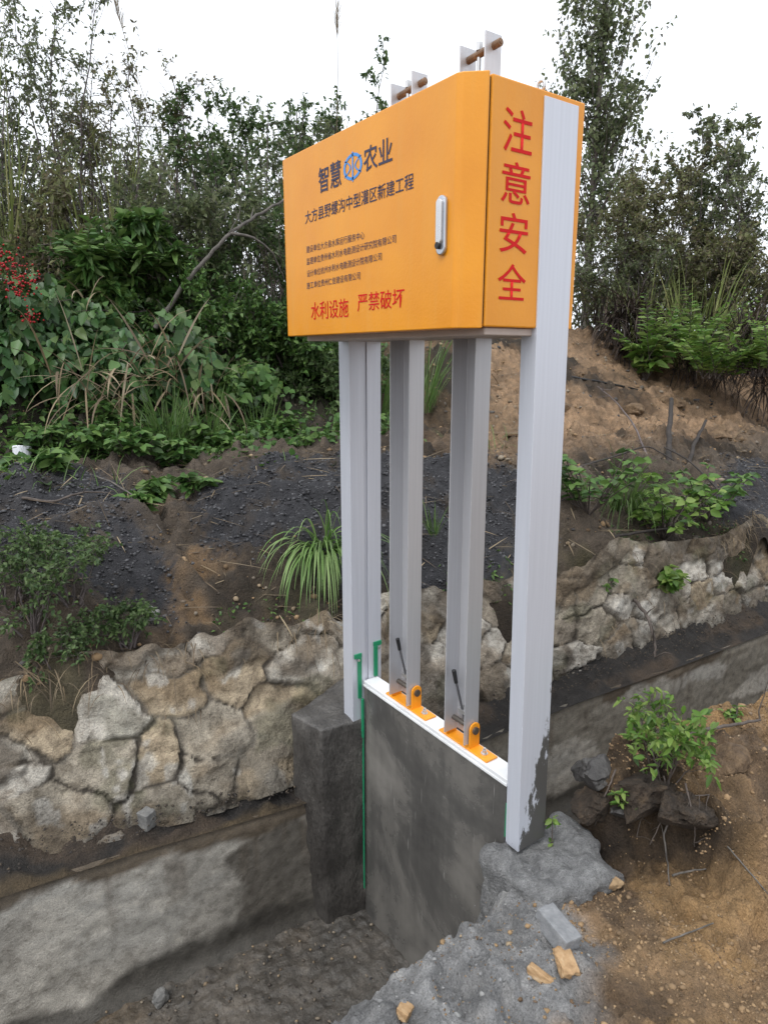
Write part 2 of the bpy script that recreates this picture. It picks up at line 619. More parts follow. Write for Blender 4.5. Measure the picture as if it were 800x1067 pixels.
def ground_raw(x, y):
    """height of the far bank, without the clods"""
    d = y - wall_y(x)
    z = np.interp(d + (.43 - stone_d1(x)) * sstep(1.2, .5, d), [-.5, .36, .44, .50, .7, 1.1, 1.55, 1.9, 3.0], [-.6, -.12, .27, .335, .44, .62, .80, .87, .95])
    z = z + top_wob(x) * sstep(.95, .5, d)
    k = sstep(2.8, 6.5, x)
    d0 = lerp(3.0, 2.0, k)
    e = np.maximum(d - d0, 0)
    rise = np.where(e < 4, .45 * e - .018 * e * e, 1.512 + .08 * (e - 4))
    cap = lerp(2.6, 1.12, sstep(4.5, 9.5, x)) + .02 * e
    rise = cap * (1 - np.exp(-rise / cap * 1.25))
    return z + rise


def ground_z(x, y):
    d = y - wall_y(x)
    near = sstep(.45, .85, d)
    z = ground_raw(x, y + .075 * fbm(x * 2.7, 4., 7., 3) * sstep(1.2, .5, d))
    z = z + .13 * np.exp(-((x - .55) / .42) ** 2 - ((d - 1.15) / .38) ** 2) + .10 * np.exp(-((x - 2.0) / .55) ** 2 - ((d - 1.3) / .34) ** 2) - .07 * np.exp(-((x - 1.12) / .16) ** 2 - ((d - 1.2) / .4) ** 2)
    z = z + near * (.075 * fbm(x * 1.7, y * 1.7, 3, 3) + .055 * sstep(.2, .8, fbm(x * 4.1, y * 4.1, 9, 2)) + .028 * fbm(x * 9, y * 9, 5, 3))
    return z


def hit(px, py):
    """where a line of sight meets the far bank"""
    d = ray(px, py)
    t = np.arange(2.0, 40, .01)
    p = np.array([0, 0, EYE])[None] + d[None] * t[:, None]
    ok = (p[:, 1] - wall_y(p[:, 0]) > .3) & (p[:, 2] < ground_raw(p[:, 0], p[:, 1]))
    i = np.argmax(ok)
    if not ok[i]:
        return sight(px, py, 12)
    q = p[i].copy()
    q[2] = ground_z(q[0], q[1])
    return q


def in_poly(x, y, poly):
    c = np.zeros(x.shape, bool)
    n = len(poly)
    for i in range(n):
        x1, y1 = poly[i]
        x2, y2 = poly[(i + 1) % n]
        t = ((y1 > y) != (y2 > y)) & (x < (x2 - x1) * (y - y1) / (y2 - y1 + 1e-12) + x1)
        c ^= t
    return c


def world_poly(pts):
    return [tuple(hit(*p)[:2]) for p in pts]


COAL = [world_poly(p) for p in (
    [(-60, 500), (60, 497), (125, 510), (172, 590), (178, 650), (110, 640), (40, 620), (-60, 610)],
    [(198, 545), (215, 515), (262, 497), (360, 488), (470, 488), (545, 492), (575, 530), (560, 600), (480, 625), (400, 618), (340, 600), (275, 585), (222, 592)],
    [(735, 520), (765, 487), (830, 485), (870, 590), (800, 600), (760, 560)],
)]


def coal_mask(x, y):
    wx = x + .05 * fbm(x * 7, y * 7, 1, 3)
    wy = y + .07 * fbm(x * 7, y * 7, 2, 3)
    m = np.zeros(x.shape)
    for p in COAL:
        m = np.maximum(m, in_poly(wx, wy, p))
    return m


def far_ground():
    xs = np.concatenate([np.linspace(-60, -3, 30)[:-1], np.linspace(-3, -.4, 60)[:-1], np.arange(-.4, 6.5, .021), np.linspace(6.5, 12, 120), np.linspace(12, 80, 40)[1:]])
    ds = np.concatenate([np.arange(.27, 2.0, .018), np.linspace(2.0, 6, 110), np.linspace(6, 14, 50)[1:], np.linspace(14, 90, 40)[1:]])
    X, D = np.meshgrid(xs, ds, indexing='ij')
    Y = wall_y(X) + D
    Z = ground_z(X, Y)
    cm = sum(coal_mask(X + R.normal(size=X.shape) * .045, Y + R.normal(size=X.shape) * .045) for _ in range(4)) / 4.
    # the gravel lies as a smooth skin, coarse at its own grain
    Z = Z + cm * (.02 + .012 * fbm(X * 30, Y * 30, 4, 2)) + (1 - cm) * sstep(.3, .7, D) * sstep(9, 4, D) * (.030 * fbm(X * 17, Y * 17, 8, 3) + .035 * sstep(.15, .5, fbm(X * 11, Y * 11, 6, 2)) + .022 * sstep(.1, .4, fbm(X * 26, Y * 26, 16, 2)))
    n1 = fbm(X * 1.3, Y * 1.3, 11, 4)
    n2 = fbm(X * 5, Y * 5, 12, 4)
    br = np.array([.10, .078, .058])
    orange = np.array([.265, .175, .105])
    dk = np.array([.04, .03, .021])
    moss = np.array([.065, .065, .024])
    rt = sstep(2.6, 4.2, X) * sstep(1.2, 1.9, D)
    c = dk[None, None] + (br - dk) * sstep(-.7, .5, n1 + .6 * n2)[..., None]
    oc = orange * (1 + .28 * np.clip(n2, -1, 1))[..., None]
    oc = oc + (np.array([.12, .078, .046]) - oc) * sstep(.0, .6, -n1 + .6 * n2)[..., None]
    c = c + (oc - c) * (rt * sstep(-.95, -.1, n1 + .5 * n2))[..., None]
    ob = np.exp(-((X - 1.05) / .22) ** 2) * sstep(1.5, 1.2, D) * sstep(-.2, .5, n2) * .7
    c = c + (np.array([.22, .135, .065]) - c) * ob[..., None]
    mo = sstep(.12, .5, fbm(X * 3.3, Y * 3.3, 21, 3)) * sstep(.75, .45, D) * .4
    c = c + (moss - c) * mo[..., None]
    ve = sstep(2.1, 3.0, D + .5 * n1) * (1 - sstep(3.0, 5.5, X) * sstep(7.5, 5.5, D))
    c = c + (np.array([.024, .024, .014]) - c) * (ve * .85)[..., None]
    co = np.array([.034, .034, .038])
    c = c + (co - c) * (cm * sstep(-1.2, -.3, n2))[..., None]
    V = np.stack([X, Y, Z], -1).reshape(-1, 3)
    o = mesh_np('hillside_ground', V, [grid_faces(len(xs), len(ds))], M['earth'], None, True, c.reshape(-1, 3))
    tag(o, 'sloping earth bank above the rubble wall with black gravel and orange soil', 'ground', kind='structure')


far_ground()


def bench():
    xs = np.concatenate([np.linspace(-6, -.4, 60)[:-1], np.arange(-.4, 6, .022), np.linspace(6, 14, 80)])
    v = np.linspace(0, 1, 22)
    X, Vv = np.meshgrid(xs, v, indexing='ij')
    D = lerp(-.01, stone_d0(X) + .10, Vv)
    Y = wall_y(X) + D
    rough = sstep(0, .12, Vv)
    Z = TOP(X) + .012 + .10 * sstep(.05, 1, Vv) + rough * (.022 * fbm(X * 9, Y * 9, 31, 4) + .02 * sstep(.2, .7, fbm(X * 15, Y * 15, 33, 2)))
    n = fbm(X * 4, Y * 6, 35, 4)
    c = np.array([.030, .027, .025]) + (np.array([.07, .052, .038]) - np.array([.030, .027, .025])) * (sstep(.1, .8, n))[..., None]
    edge = (1 - sstep(.05, .2, Vv + .08 * n)) * sstep(1.6, 1.0, X)
    c = c + (np.array([.085, .062, .035]) - c) * (edge * .8)[..., None]
    o = mesh_np('canal_ledge', np.stack([X, Y, Z], -1).reshape(-1, 3), [grid_faces(len(xs), len(v))], M['earth'], None, True, c.reshape(-1, 3))
    tag(o, 'narrow dark soil ledge between canal wall and rubble wall', 'ledge', kind='structure')


bench()


def stone_wall():
    xs = np.concatenate([np.linspace(-3, -.5, 60)[:-1], np.arange(-.5, 5.2, .0095), np.linspace(5.2, 11, 220)])
    v = np.linspace(-.08, 1.05, 62)
    X, T = np.meshgrid(xs, v, indexing='ij')
    H = .60
    s, t = X.ravel(), (T * H).ravel()
    # irregular stones
    rng = np.random.default_rng(21)
    sx, sy = .285, .185
    pts = []
    for j in range(-1, 6):
        for i in range(int(-3.5 / sx), int(11.5 / sx)):
            pts.append(((i + .5 * (j % 2) + rng.uniform(-.36, .36)) * sx, (j + .4 + rng.uniform(-.33, .33)) * sy))
    pts = np.array(pts)
    ws = s + .05 * fbm(s * 2.6, t * 2.6, 51, 2) + .010 * fbm(s * 14, t * 14, 54, 3)
    wt = t + .04 * fbm(s * 2.6, t * 2.6, 52, 2) + .010 * fbm(s * 14, t * 14, 55, 3)
    F1 = np.full(s.shape, 9.)
    F2 = np.full(s.shape, 9.)
    ID = np.zeros(s.shape, int)
    ang = rng.uniform(-.35, .35, len(pts))
    order = np.argsort(pts[:, 0])
    for k in order:
        a, b = pts[k]
        sel = np.nonzero(np.abs(ws - a) < .75)[0]
        if not len(sel):
            continue
        du, dv = ws[sel] - a, wt[sel] - b
        ca, sa = math.cos(ang[k]), math.sin(ang[k])
        q = np.hypot((du * ca + dv * sa) * .72, (-du * sa + dv * ca) * 1.1)
        f1, f2 = F1[sel], F2[sel]
        cl = q < f1
        F2[sel] = np.where(cl, f1, np.minimum(f2, q))
        F1[sel] = np.where(cl, q, f1)
        ID[sel] = np.where(cl, k, ID[sel])
    edge = F2 - F1
    face = sstep(.006, .017, edge + .008 * fbm(s * 25, t * 25, 53, 3))
    prot = rng.uniform(-.012, .04, len(pts))[ID]
    tu, tv = rng.uniform(-.30, .30, len(pts))[ID], rng.uniform(-.28, .28, len(pts))[ID]
    # broken, faceted stone faces
    cs = .085                                           # broken, faceted stone faces
    gu, gv = s / cs + .3 * vnoise(s * 9, t * 9, 60), t / cs * 1.25
    iu, iv = np.floor(gu).astype(np.int64), np.floor(gv).astype(np.int64)
    best = np.full(s.shape, 9.)
    fac = np.zeros(s.shape)
    for du in (-1, 0, 1):
        for dv in (-1, 0, 1):
            hu = _hash(iu + du, iv + dv, 3 + 0 * iu)
            hv = _hash(iu + du, iv + dv, 4 + 0 * iu)
            ex, ey = gu - (iu + du + hu), gv - (iv + dv + hv)
            dd = ex * ex + ey * ey
            val = .012 * _hash(iu + du, iv + dv, 5 + 0 * iu) + .022 * (_hash(iu + du, iv + dv, 6 + 0 * iu) - .5) * ex + .022 * (_hash(iu + du, iv + dv, 7 + 0 * iu) - .5) * ey
            cl = dd < best
            best = np.where(cl, dd, best)
            fac = np.where(cl, val, fac)
    bury = .9 * sstep(.25, .5, fbm(s * 2.1, t * 3, 71, 4) + .85 * sstep(.36, .56, t) - .02 - .45 * sstep(.95, .3, s))      # earth and mortar smeared over joints
    disp = face * (.016 + .45 * prot + .5 * tu * (s - pts[ID, 0]) + .5 * tv * (t - pts[ID, 1]) - .85 * fac) + .009 * fbm(s * 16, t * 16, 63, 4)
    disp = disp * (1 - .75 * bury) + bury * (.022 + .03 * sstep(.40, .58, t) + (.018 + .012 * sstep(.4, .55, t)) * fbm(s * 9, t * 9, 66, 4))
    disp = disp.reshape(X.shape)
    y = wall_y(X) + lerp(stone_d0(X), stone_d1(X) + .02, T)
    z = lerp(-.25, .33 + top_wob(X), T)
    Y = y - disp * .9
    Z = z + disp * .45
    tone = rng.uniform(0, 1, len(pts))[ID]
    pal = np.array([(.40, .37, .32), (.31, .275, .22), (.47, .44, .39), (.25, .215, .17), (.35, .285, .20)])
    base = pal[(tone * 4.99).astype(int)]
    base = base * (1 + .22 * fbm(s * 5, t * 5, 81, 4))[:, None]
    brown = sstep(-.1, .5, fbm(s * 3.4, t * 6, 82, 5))[:, None]
    base = base + (np.array([.17, .115, .06]) - base) * brown * .6
    white = sstep(.62, .80, fbm(s * 8, t * 8, 83, 4))[:, None]
    base = base + (np.array([.46, .45, .42]) - base) * white * .6
    jd = sstep(-.25, .25, fbm(s * 3.7, t * 5, 88, 3))[:, None]
    joint = np.array([.055, .045, .034]) + (np.array([.21, .185, .15]) - np.array([.055, .045, .034])) * jd
    c = joint + (base - joint) * face[:, None]
    soil = np.array([.10, .074, .048]) * (1 + .4 * fbm(s * 6, t * 6, 84, 3))[:, None]
    soil = soil + (np.array([.25, .225, .185]) - soil) * (sstep(-.1, .45, fbm(s * 3.3, t * 5, 87, 3) - .9 * sstep(.30, .5, t)))[:, None]
    c = c + (soil - c) * (bury * .85)[:, None]
    moss = (sstep(.35, .8, fbm(s * 4.1, t * 6, 85, 4)) * .4)[:, None]
    c = c + (np.array([.065, .07, .03]) - c) * moss * (1 - white)
    wet = (sstep(.17, .0, t + .06 * fbm(s * 5, t * 5, 86, 3)) * .45)[:, None]
    c = c * (1 - wet)
    o = mesh_np('rubble_stone_wall', np.stack([X, Y, Z], -1).reshape(-1, 3), [grid_faces(len(xs), len(v))], M['masonry'], None, True, np.clip(c, .01, 1))
    tag(o, 'rough pale rubble stone retaining wall with earthy joints along the canal', 'stone wall')


stone_wall()


def canal_wall_far():
    xs = np.concatenate([np.linspace(-6, -.5, 40)[:-1], np.arange(-.5, 6.5, .022), np.linspace(6.5, 14, 60)])
    v = np.linspace(0, 1, 34)
    X, T = np.meshgrid(xs, v, indexing='ij')
    Hh = TOP(X) - FLOOR + .04
    Z = FLOOR - .03 + T * Hh
    t = T * Hh
    n = fbm(X * 4, Z * 4, 91, 4)
    Y = wall_y(X) - .010 * fbm(X * 3, Z * 3, 92, 3) - .004 * fbm(X * 25, Z * 25, 93, 3) - .05 * np.exp(-(t / .05) ** 2) + .018 * sstep(.94, 1.0, T)
    base = np.array([.41, .385, .34]) * (1 + .2 * n)[..., None]
    pale = sstep(.1, .6, fbm(X * 2.2, Z * 6, 94, 4))[..., None]
    base = base + (np.array([.43, .415, .38]) - base) * pale * .6
    # brown wash down from the ledge
    wash = sstep(-.065, -.04, Z - TOP(X) + .035 * fbm(X * 5, Z * 2, 95, 4) - .10 * sstep(.55, 1.15, X) * sstep(1.15, .7, X) * 0)
    c = base + (np.array([.085, .06, .035]) - base) * (wash * .9)[..., None]
    # wet patch beside the pier and, past the gate, over most of the wall
    q = (X - 1.14) / .27
    w1 = sstep(1.02, .90, np.hypot(q, (t - .27) / .30) + .28 * fbm(X * 6, Z * 6, 96, 4))
    w2 = sstep(1.5, 1.75, X) * sstep(-.2, -.1, fbm(X * 1.5, Z * 3, 97, 4) + .7 * (t - .3))
    wet = np.maximum(w1, w2)
    wcol = np.array([.105, .092, .075]) + (np.array([.21, .19, .155]) - np.array([.105, .092, .075])) * w2[..., None]
    c = c + (wcol - c) * (wet * .85)[..., None]
    line = np.exp(-((Z - TOP(X) + .31 + .006 * n) / .006) ** 2) + np.exp(-((Z - TOP(X) + .47 + .01 * n) / .012) ** 2) * .6
    c = c * (1 - .4 * np.clip(line, 0, 1) * sstep(-.5, .3, n))[..., None]
    drip = sstep(.35, .6, fbm(X * 22, Z * 1.2, 98, 3)) * sstep(.02, -.12, Z - TOP(X)) * sstep(-.42, -.1, Z - TOP(X))
    c = c + (np.array([.12, .095, .07]) - c) * (drip * .45)[..., None]
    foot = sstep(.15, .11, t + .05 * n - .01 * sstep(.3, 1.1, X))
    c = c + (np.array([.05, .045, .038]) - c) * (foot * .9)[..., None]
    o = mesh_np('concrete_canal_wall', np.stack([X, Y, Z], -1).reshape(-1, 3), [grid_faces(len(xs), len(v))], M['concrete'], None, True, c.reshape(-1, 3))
    tag(o, 'grey concrete canal side wall with brown and wet stains under the soil ledge', 'canal wall')


canal_wall_far()


def near_edge(x):
    return np.interp(x, [-6, -1, .6, 1.0, 1.25, 1.42, 2, 3, 5, 9, 14], [2.2, 1.5, 1.36, 1.325, 1.34, 1.30, 1.30, 1.20, 1.0, .62, .2])


def canal_floor():
    xs = np.concatenate([np.linspace(-6, -.6, 30)[:-1], np.arange(-.6, 2, .009), np.linspace(2, 14, 90)[1:]])
    v = np.linspace(0, 1, 120)
    X, T = np.meshgrid(xs, v, indexing='ij')
    Y = lerp(near_edge(X) - .15, wall_y(X) + .03, T)
    n = fbm(X * 3, Y * 3, 101, 4)
    lump = sstep(.1, .5, fbm(X * 11, Y * 11, 102, 3))
    Z = FLOOR + .010 * n + .010 * lump * sstep(-.4, .4, n) + .005 * sstep(.1, .45, fbm(X * 24, Y * 24, 105, 2)) + .005 * fbm(X * 34, Y * 34, 103, 3)
    c = np.array([.085, .075, .063]) * (1 + .35 * n)[..., None]
    c = c + (np.array([.12, .088, .054]) - c) * (sstep(.1, .7, fbm(X * 2, Y * 2, 104, 3)) * .8)[..., None]
    c = c + (np.array([.05, .047, .043]) - c) * (sstep(.9, 1.3, X) * .6)[..., None]
    o = mesh_np('canal_bed', np.stack([X, Y, Z], -1).reshape(-1, 3), [grid_faces(len(xs), len(v))], M['mud'], None, True, c.reshape(-1, 3))
    tag(o, 'wet muddy floor of the irrigation canal', 'canal bed', kind='structure')


canal_floor()


def near_z(x, y):
    e = near_edge(x)
    base = -.02 + .05 * sstep(2.0, 3.2, x) - .02 * sstep(1.2, .2, y)
    # the bank of dug earth right of the post, with a broken face
    u = x - 1.86 + .55 * (y - 1.12) + .09 * fbm(x * 5, y * 5, 111, 3)
    hump = .20 * sstep(-.03, .045, u) * sstep(.72, 1.0, y + .10 * fbm(x * 4, y * 4, 112, 2))
    hollow = -.07 * np.exp(-((u + .06) / .08) ** 2) * sstep(.80, 1.0, y)
    rough = .06 * fbm(x * 4, y * 4, 113, 4) + .024 * sstep(.15, .5, fbm(x * 14, y * 14, 114, 2)) + .013 * fbm(x * 32, y * 32, 115, 3) + .010 * sstep(.1, .4, fbm(x * 45, y * 45, 118, 2))
    rough = rough * lerp(.45, 1, sstep(1.4, 1.8, x))
    # mortar bank left of the post falls to the canal
    k = sstep(1.42, 1.25, x)
    dd = (y - (e - .24)) / .24
    fall = np.where(dd > 0, -.04 * dd - .26 * dd * dd, 0) * k
    lumps = k * (.035 * sstep(.0, .5, fbm(x * 11, y * 11, 116, 3)) + .022 * fbm(x * 22, y * 22, 117, 4))
    z = base + hump + hollow + rough + fall + lumps
    return z


def near_ground():
    xs = np.concatenate([np.linspace(-60, -1.2, 25)[:-1], np.linspace(-1.2, .3, 50)[:-1], np.arange(.3, 3.3, .0085), np.linspace(3.3, 14, 110)[1:]])
    u = np.concatenate([np.linspace(-60, -1.2, 25)[:-1], np.arange(-1.2, -.0, .0095), np.linspace(0, .10, 16)])      # u = y - edge
    X, U = np.meshgrid(xs, u, indexing='ij')
    E = near_edge(X)
    wob = .05 * fbm(X * 5, 3., 121, 3) * sstep(-.3, 0, U)
    Y = E + np.minimum(U, 0) * 1.0 + np.maximum(U, 0) * .55 + wob
    Z = near_z(X, np.minimum(Y, E))
    drop = sstep(0, .10, U)
    Z = lerp(Z, -1.05 + 0 * Z, drop)
    Z = Z + .03 * fbm(X * 7, Z * 7, 122, 3) * drop * (1 - drop) * 4
    n = fbm(X * 3, Y * 3, 123, 4)
    n2 = fbm(X * 9, Y * 9, 124, 4)
    soil = np.array([.265, .172, .093]) * (1 + .25 * n2)[..., None]
    drk = np.array([.09, .062, .041])
    soil = soil + (drk - soil) * (sstep(-.1, .6, n + .5 * n2) * .75)[..., None]
    org = np.array([.33, .205, .092])
    soil = soil + (org - soil) * (sstep(.25, .7, fbm(X * 2.2, Y * 2.2, 125, 3) + .4 * n2) * .7)[..., None]
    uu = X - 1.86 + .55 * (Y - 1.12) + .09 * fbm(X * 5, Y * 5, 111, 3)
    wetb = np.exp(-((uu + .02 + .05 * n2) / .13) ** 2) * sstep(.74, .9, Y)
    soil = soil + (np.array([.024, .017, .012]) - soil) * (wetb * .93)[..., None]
    mor = np.array([.25, .25, .25]) * (1 + .3 * n2)[..., None]
    mk = sstep(1.46, 1.32, X + .10 * n + .06 * n2 + .55 * np.maximum(0, 1.0 - Y)) * sstep(.70, .9, Y + .1 * n)
    mk = np.maximum(mk, sstep(1.53, 1.43, X + .05 * n2) * sstep(.97, 1.06, Y + .05 * n2))
    mk = np.maximum(mk, sstep(.02, .08, U) * sstep(1.6, 1.4, X))
    c = soil + (mor - soil) * mk[..., None]
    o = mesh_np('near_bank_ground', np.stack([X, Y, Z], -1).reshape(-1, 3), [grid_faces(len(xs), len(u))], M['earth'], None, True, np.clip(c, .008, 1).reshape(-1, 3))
    tag(o, 'brown dug soil and grey mortar bank on the near side of the canal', 'ground', kind='structure')


near_ground()


# ================================================================ concrete pier and pad
def rough_block(name, corners_lo, corners_hi, m, amp=.012, cuts=26, label=None, cat=None, fscale=9, seed=0):
    """a cast block between two quads, subdivided and roughened"""
    bm = bmesh.new()
    lo = [bm.verts.new(p) for p in corners_lo]
    hi = [bm.verts.new(p) for p in corners_hi]
    bm.faces.new(lo[::-1])
    bm.faces.new(hi)
    for i in range(4):
        bm.faces.new((lo[i], lo[(i + 1) % 4], hi[(i + 1) % 4], hi[i]))
    bmesh.ops.recalc_face_normals(bm, faces=bm.faces)
    bmesh.ops.bevel(bm, geom=bm.edges[:], offset=.012, segments=2, profile=.5, affect='EDGES')
    bmesh.ops.subdivide_edges(bm, edges=[e for e in bm.edges if e.calc_length() > .05], cuts=cuts, use_grid_fill=True)
    P = np.array([v.co[:] for v in bm.verts])
    bm.normal_update()
    N = np.array([v.normal[:] for v in bm.verts])
    d = amp * fbm(P[:, 0] * fscale, P[:, 1] * fscale, P[:, 2] * fscale + seed, 4)
    P = P + N * d[:, None]
    for v, p in zip(bm.verts, P):
        v.co = p
    me = bpy.data.meshes.new(name)
    bm.to_mesh(me)
    bm.free()
    me.polygons.foreach_set('use_smooth', np.ones(len(me.polygons), bool))
    me.materials.append(m)
    o = bpy.data.objects.new(name, me)
    link(o)
    if label:
        tag(o, label, cat)
    return o


rough_block('concrete_pier', [(1.278, 2.252, -1.0), (1.62, 2.18, -1.0), (1.64, 2.66, -1.0), (1.236, 2.44, -1.0)],
            [(1.248, 2.218, .062), (1.60, 2.165, .06), (1.62, 2.56, .09), (1.195, 2.385, .085)], M['wetcon'], .008,
            label='dark wet concrete pier carrying the gate post beside the rubble wall', cat='concrete pier')
rough_block('concrete_pad', [(1.34, 1.05, -.22), (1.72, 1.02, -.18), (1.80, 1.36, -.9), (1.33, 1.33, -.95)],
            [(1.345, 1.12, -.002), (1.70, 1.04, -.012), (1.735, 1.335, .0), (1.36, 1.365, .0)], M['mortar'], .024, seed=5, fscale=10, cuts=40,
            label='grey mortar footing pad under the near gate post at the canal edge', cat='concrete pad')

# ================================================================ THE SLUICE GATE
gate = empty('sluice_gate', (1.49, 1.75, 0), 'tall sluice gate with orange control cabinet on silver posts across the canal', 'sluice gate')

t_ = .004


def c_section(x0, x1, yw, yl, lip):
    """C profile seen from above: web at yw, lips at yl"""
    s = 1 if yl > yw else -1
    return [(x0, yw), (x1, yw), (x1, yl), (x1 - lip, yl), (x1 - lip, yl - s * t_), (x1 - t_, yl - s * t_), (x1 - t_, yw + s * t_), (x0 + t_, yw + s * t_), (x0 + t_, yl - s * t_), (x0 + lip, yl - s * t_), (x0 + lip, yl), (x0, yl)]


pm = MB().prism(c_section(1.414, 1.544, 1.2915, 1.349, .040), .0, 2.236)
for v in pm.bm.verts:                                  # the post leans slightly
    v.co.x += .046 * (1 - v.co.z / 2.236)
pm.build('post', M['post'], gate, .0012, 1)
MB().prism(c_section(1.400, 1.548, 2.272, 2.20, .066)[:3] + c_section(1.400, 1.548, 2.272, 2.20, .066)[3:9] + c_section(1.400, 1.548, 2.272, 2.20, .066)[9:], .04, 2.2).build('post', M['post2'], gate, .0012, 1)

MB().box(1.4645, 1.4835, 2.206, 2.214, .05, 2.2).build('slot_filler', M['post2'], gate)  # filler added inside the post slot to lighten its dark line

# cabinet body and door
MB().prism([(1.236, 1.296), (1.574, 1.296), (1.574, 2.268), (1.236, 2.268)], 1.672, 2.25).build('cabinet', M['orange'], gate, .004, 2)
cab = gate.children[-1]
MB().box(1.2285, 1.2355, 1.302, 2.262, 1.680, 2.243).build('gap_shade_strip', M['dark'], gate)  # near-black strip paints the shade seen in the gap behind the door
MB().prism([(1.172, 1.350), (1.180, 1.336), (1.223, 1.298), (1.2285, 1.296), (1.2285, 2.268), (1.186, 2.268), (1.175, 2.256), (1.172, 2.246)], 1.668, 2.254).build('cabinet_door', M['orange'], gate, .003, 2)
door = gate.children[-1]
MB().box(1.25, 1.56, 1.31, 2.25, 1.652, 1.6715).build('underframe', M['beige'], gate, .002, 1)


def lettering(txt, name, m, parent, plane, a0, a1, z0, z1, bold=0., slope=0., fit=True, depth=.0012):
    """flat vinyl text. plane 'door' (faces -x, reads along -y) or 'side' (faces -y, reads along +x)"""
    cu = bpy.data.curves.new(name, 'FONT')
    cu.body = txt
    cu.size = 1
    cu.offset = bold
    cu.extrude = .0
    cu.resolution_u = 3
    to = bpy.data.objects.new(name, cu)
    COL.objects.link(to)
    dg = bpy.context.evaluated_depsgraph_get()
    me = bpy.data.meshes.new_from_object(to.evaluated_get(dg))
    bpy.data.objects.remove(to)
    n = len(me.vertices)
    co = np.zeros(n * 3, np.float32)
    me.vertices.foreach_get('co', co)
    co = co.reshape(-1, 3)
    lo, hi = co[:, :2].min(0), co[:, :2].max(0)
    uv = (co[:, :2] - lo) / (hi - lo)
    a = a0 + (a1 - a0) * uv[:, 0]
    z = z0 + (z1 - z0) * uv[:, 1] + slope * uv[:, 0]
    if plane == 'door':
        P = np.stack([np.full(n, 1.172 - depth), a, z], 1)
    else:
        P = np.stack([a, np.full(n, 1.296 - depth), z], 1)
    me.vertices.foreach_set('co', P.astype(np.float32).ravel())
    me.update()
    me.materials.clear()
    me.materials.append(m)
    me.name = name
    o = bpy.data.objects.new(name, me)
    link(o, parent)
    local(o, parent)
    return o


lettering('智慧', 'lettering', M['navy'], door, 'door', 2.007, 1.871, 2.103, 2.178, .012)
lettering('农业', 'lettering', M['navy'], door, 'door', 1.750, 1.609, 2.113, 2.180, .012)
lettering('大方县野螺沟中型灌区新建工程', 'lettering', M['navy'], door, 'door', 2.10, 1.514, 2.026, 2.066, .0045, .003)
lettering('建设单位大方县水库运行服务中心', 'lettering', M['navy'], door, 'door', 2.097, 1.747, 1.935, 1.957)
lettering('监理单位贵州省水利水电勘测设计研究院有限公司', 'lettering', M['navy'], door, 'door', 2.097, 1.590, 1.897, 1.919, slope=.008)
lettering('设计单位杭州水利水电勘测设计院有限公司', 'lettering', M['navy'], door, 'door', 2.097, 1.659, 1.858, 1.880, slope=.008)
lettering('施工单位贵州仁信建设有限公司', 'lettering', M['navy'], door, 'door', 2.100, 1.771, 1.820, 1.842, slope=.004)
lettering('水利设施', 'lettering', M['red'], door, 'door', 2.076, 1.840, 1.718, 1.775, .004)
lettering('严禁破坏', 'lettering', M['red'], door, 'door', 1.788, 1.550, 1.731, 1.783, .004)
for ch, z0, z1 in (('注', 2.090, 2.189), ('意', 1.973, 2.070), ('安', 1.856, 1.952), ('全', 1.741, 1.830)):
    lettering(ch, 'warning_character', M['red'], cab, 'side', 1.276, 1.378, z0, z1, .004)


def emblem():
    """round blue water emblem: ring, two dished bars and a centre bar"""
    bm = bmesh.new()
    cy, cz, ry, rz = 1.807, 2.1425, .051, .036

    def add(poly):
        bm.faces.new([bm.verts.new((1.1708, cy - p * ry, cz + q * rz)) for p, q in poly])

    def band(f, g, n=20):
        A = [f(i / n) for i in range(n + 1)]
        B = [g(i / n) for i in range(n + 1)]
        for i in range(n):
            add([A[i], A[i + 1], B[i + 1], B[i]])
    band(lambda t: (math.cos(t * 2 * math.pi), math.sin(t * 2 * math.pi)), lambda t: (.78 * math.cos(t * 2 * math.pi), .78 * math.sin(t * 2 * math.pi)), 40)
    band(lambda t: (-.07, -.95 + 1.9 * t), lambda t: (.07, -.95 + 1.9 * t), 4)
    for s in (-1, 1):
        band(lambda t: (s * (.95 - .62 * math.sin(math.pi * t)), -.62 + 1.24 * t), lambda t: (s * (.80 - .62 * math.sin(math.pi * t)), -.62 + 1.24 * t))
    add([(-.12, .96), (.12, .96), (0, 1.18)])
    add([(-.12, -.96), (.12, -.96), (0, -1.18)])
    bmesh.ops.recalc_face_normals(bm, faces=bm.faces)
    me = bpy.data.meshes.new('emblem')
    bm.to_mesh(me)
    bm.free()
    me.materials.append(M['blue'])
    o = bpy.data.objects.new('emblem', me)
    link(o, door)
    local(o, door)


emblem()


def stadium(cy, cz, hw, hh, n=10):
    pts = []
    for i in range(n + 1):
        t = math.pi * i / n
        pts.append((cy + hw * math.cos(t), cz + hh - hw + hw * math.sin(t)))
    for i in range(n + 1):
        t = math.pi + math.pi * i / n
        pts.append((cy + hw * math.cos(t), cz - hh + hw + hw * math.sin(t)))
    return pts


MB().prism(stadium(1.391, 1.920, .0175, .071), 1.162, 1.1725, 'x').build('handle', M['chrome'], door, .003, 2)
MB().prism(stadium(1.392, 1.928, .0105, .054), 1.155, 1.1625, 'x').build('handle_grip', M['zinc'], door, .002, 2)
MB().tube((1.153, 1.394, 1.872), (1.1625, 1.394, 1.872), .0085).build('lock', M['black'], door, .001, 1)

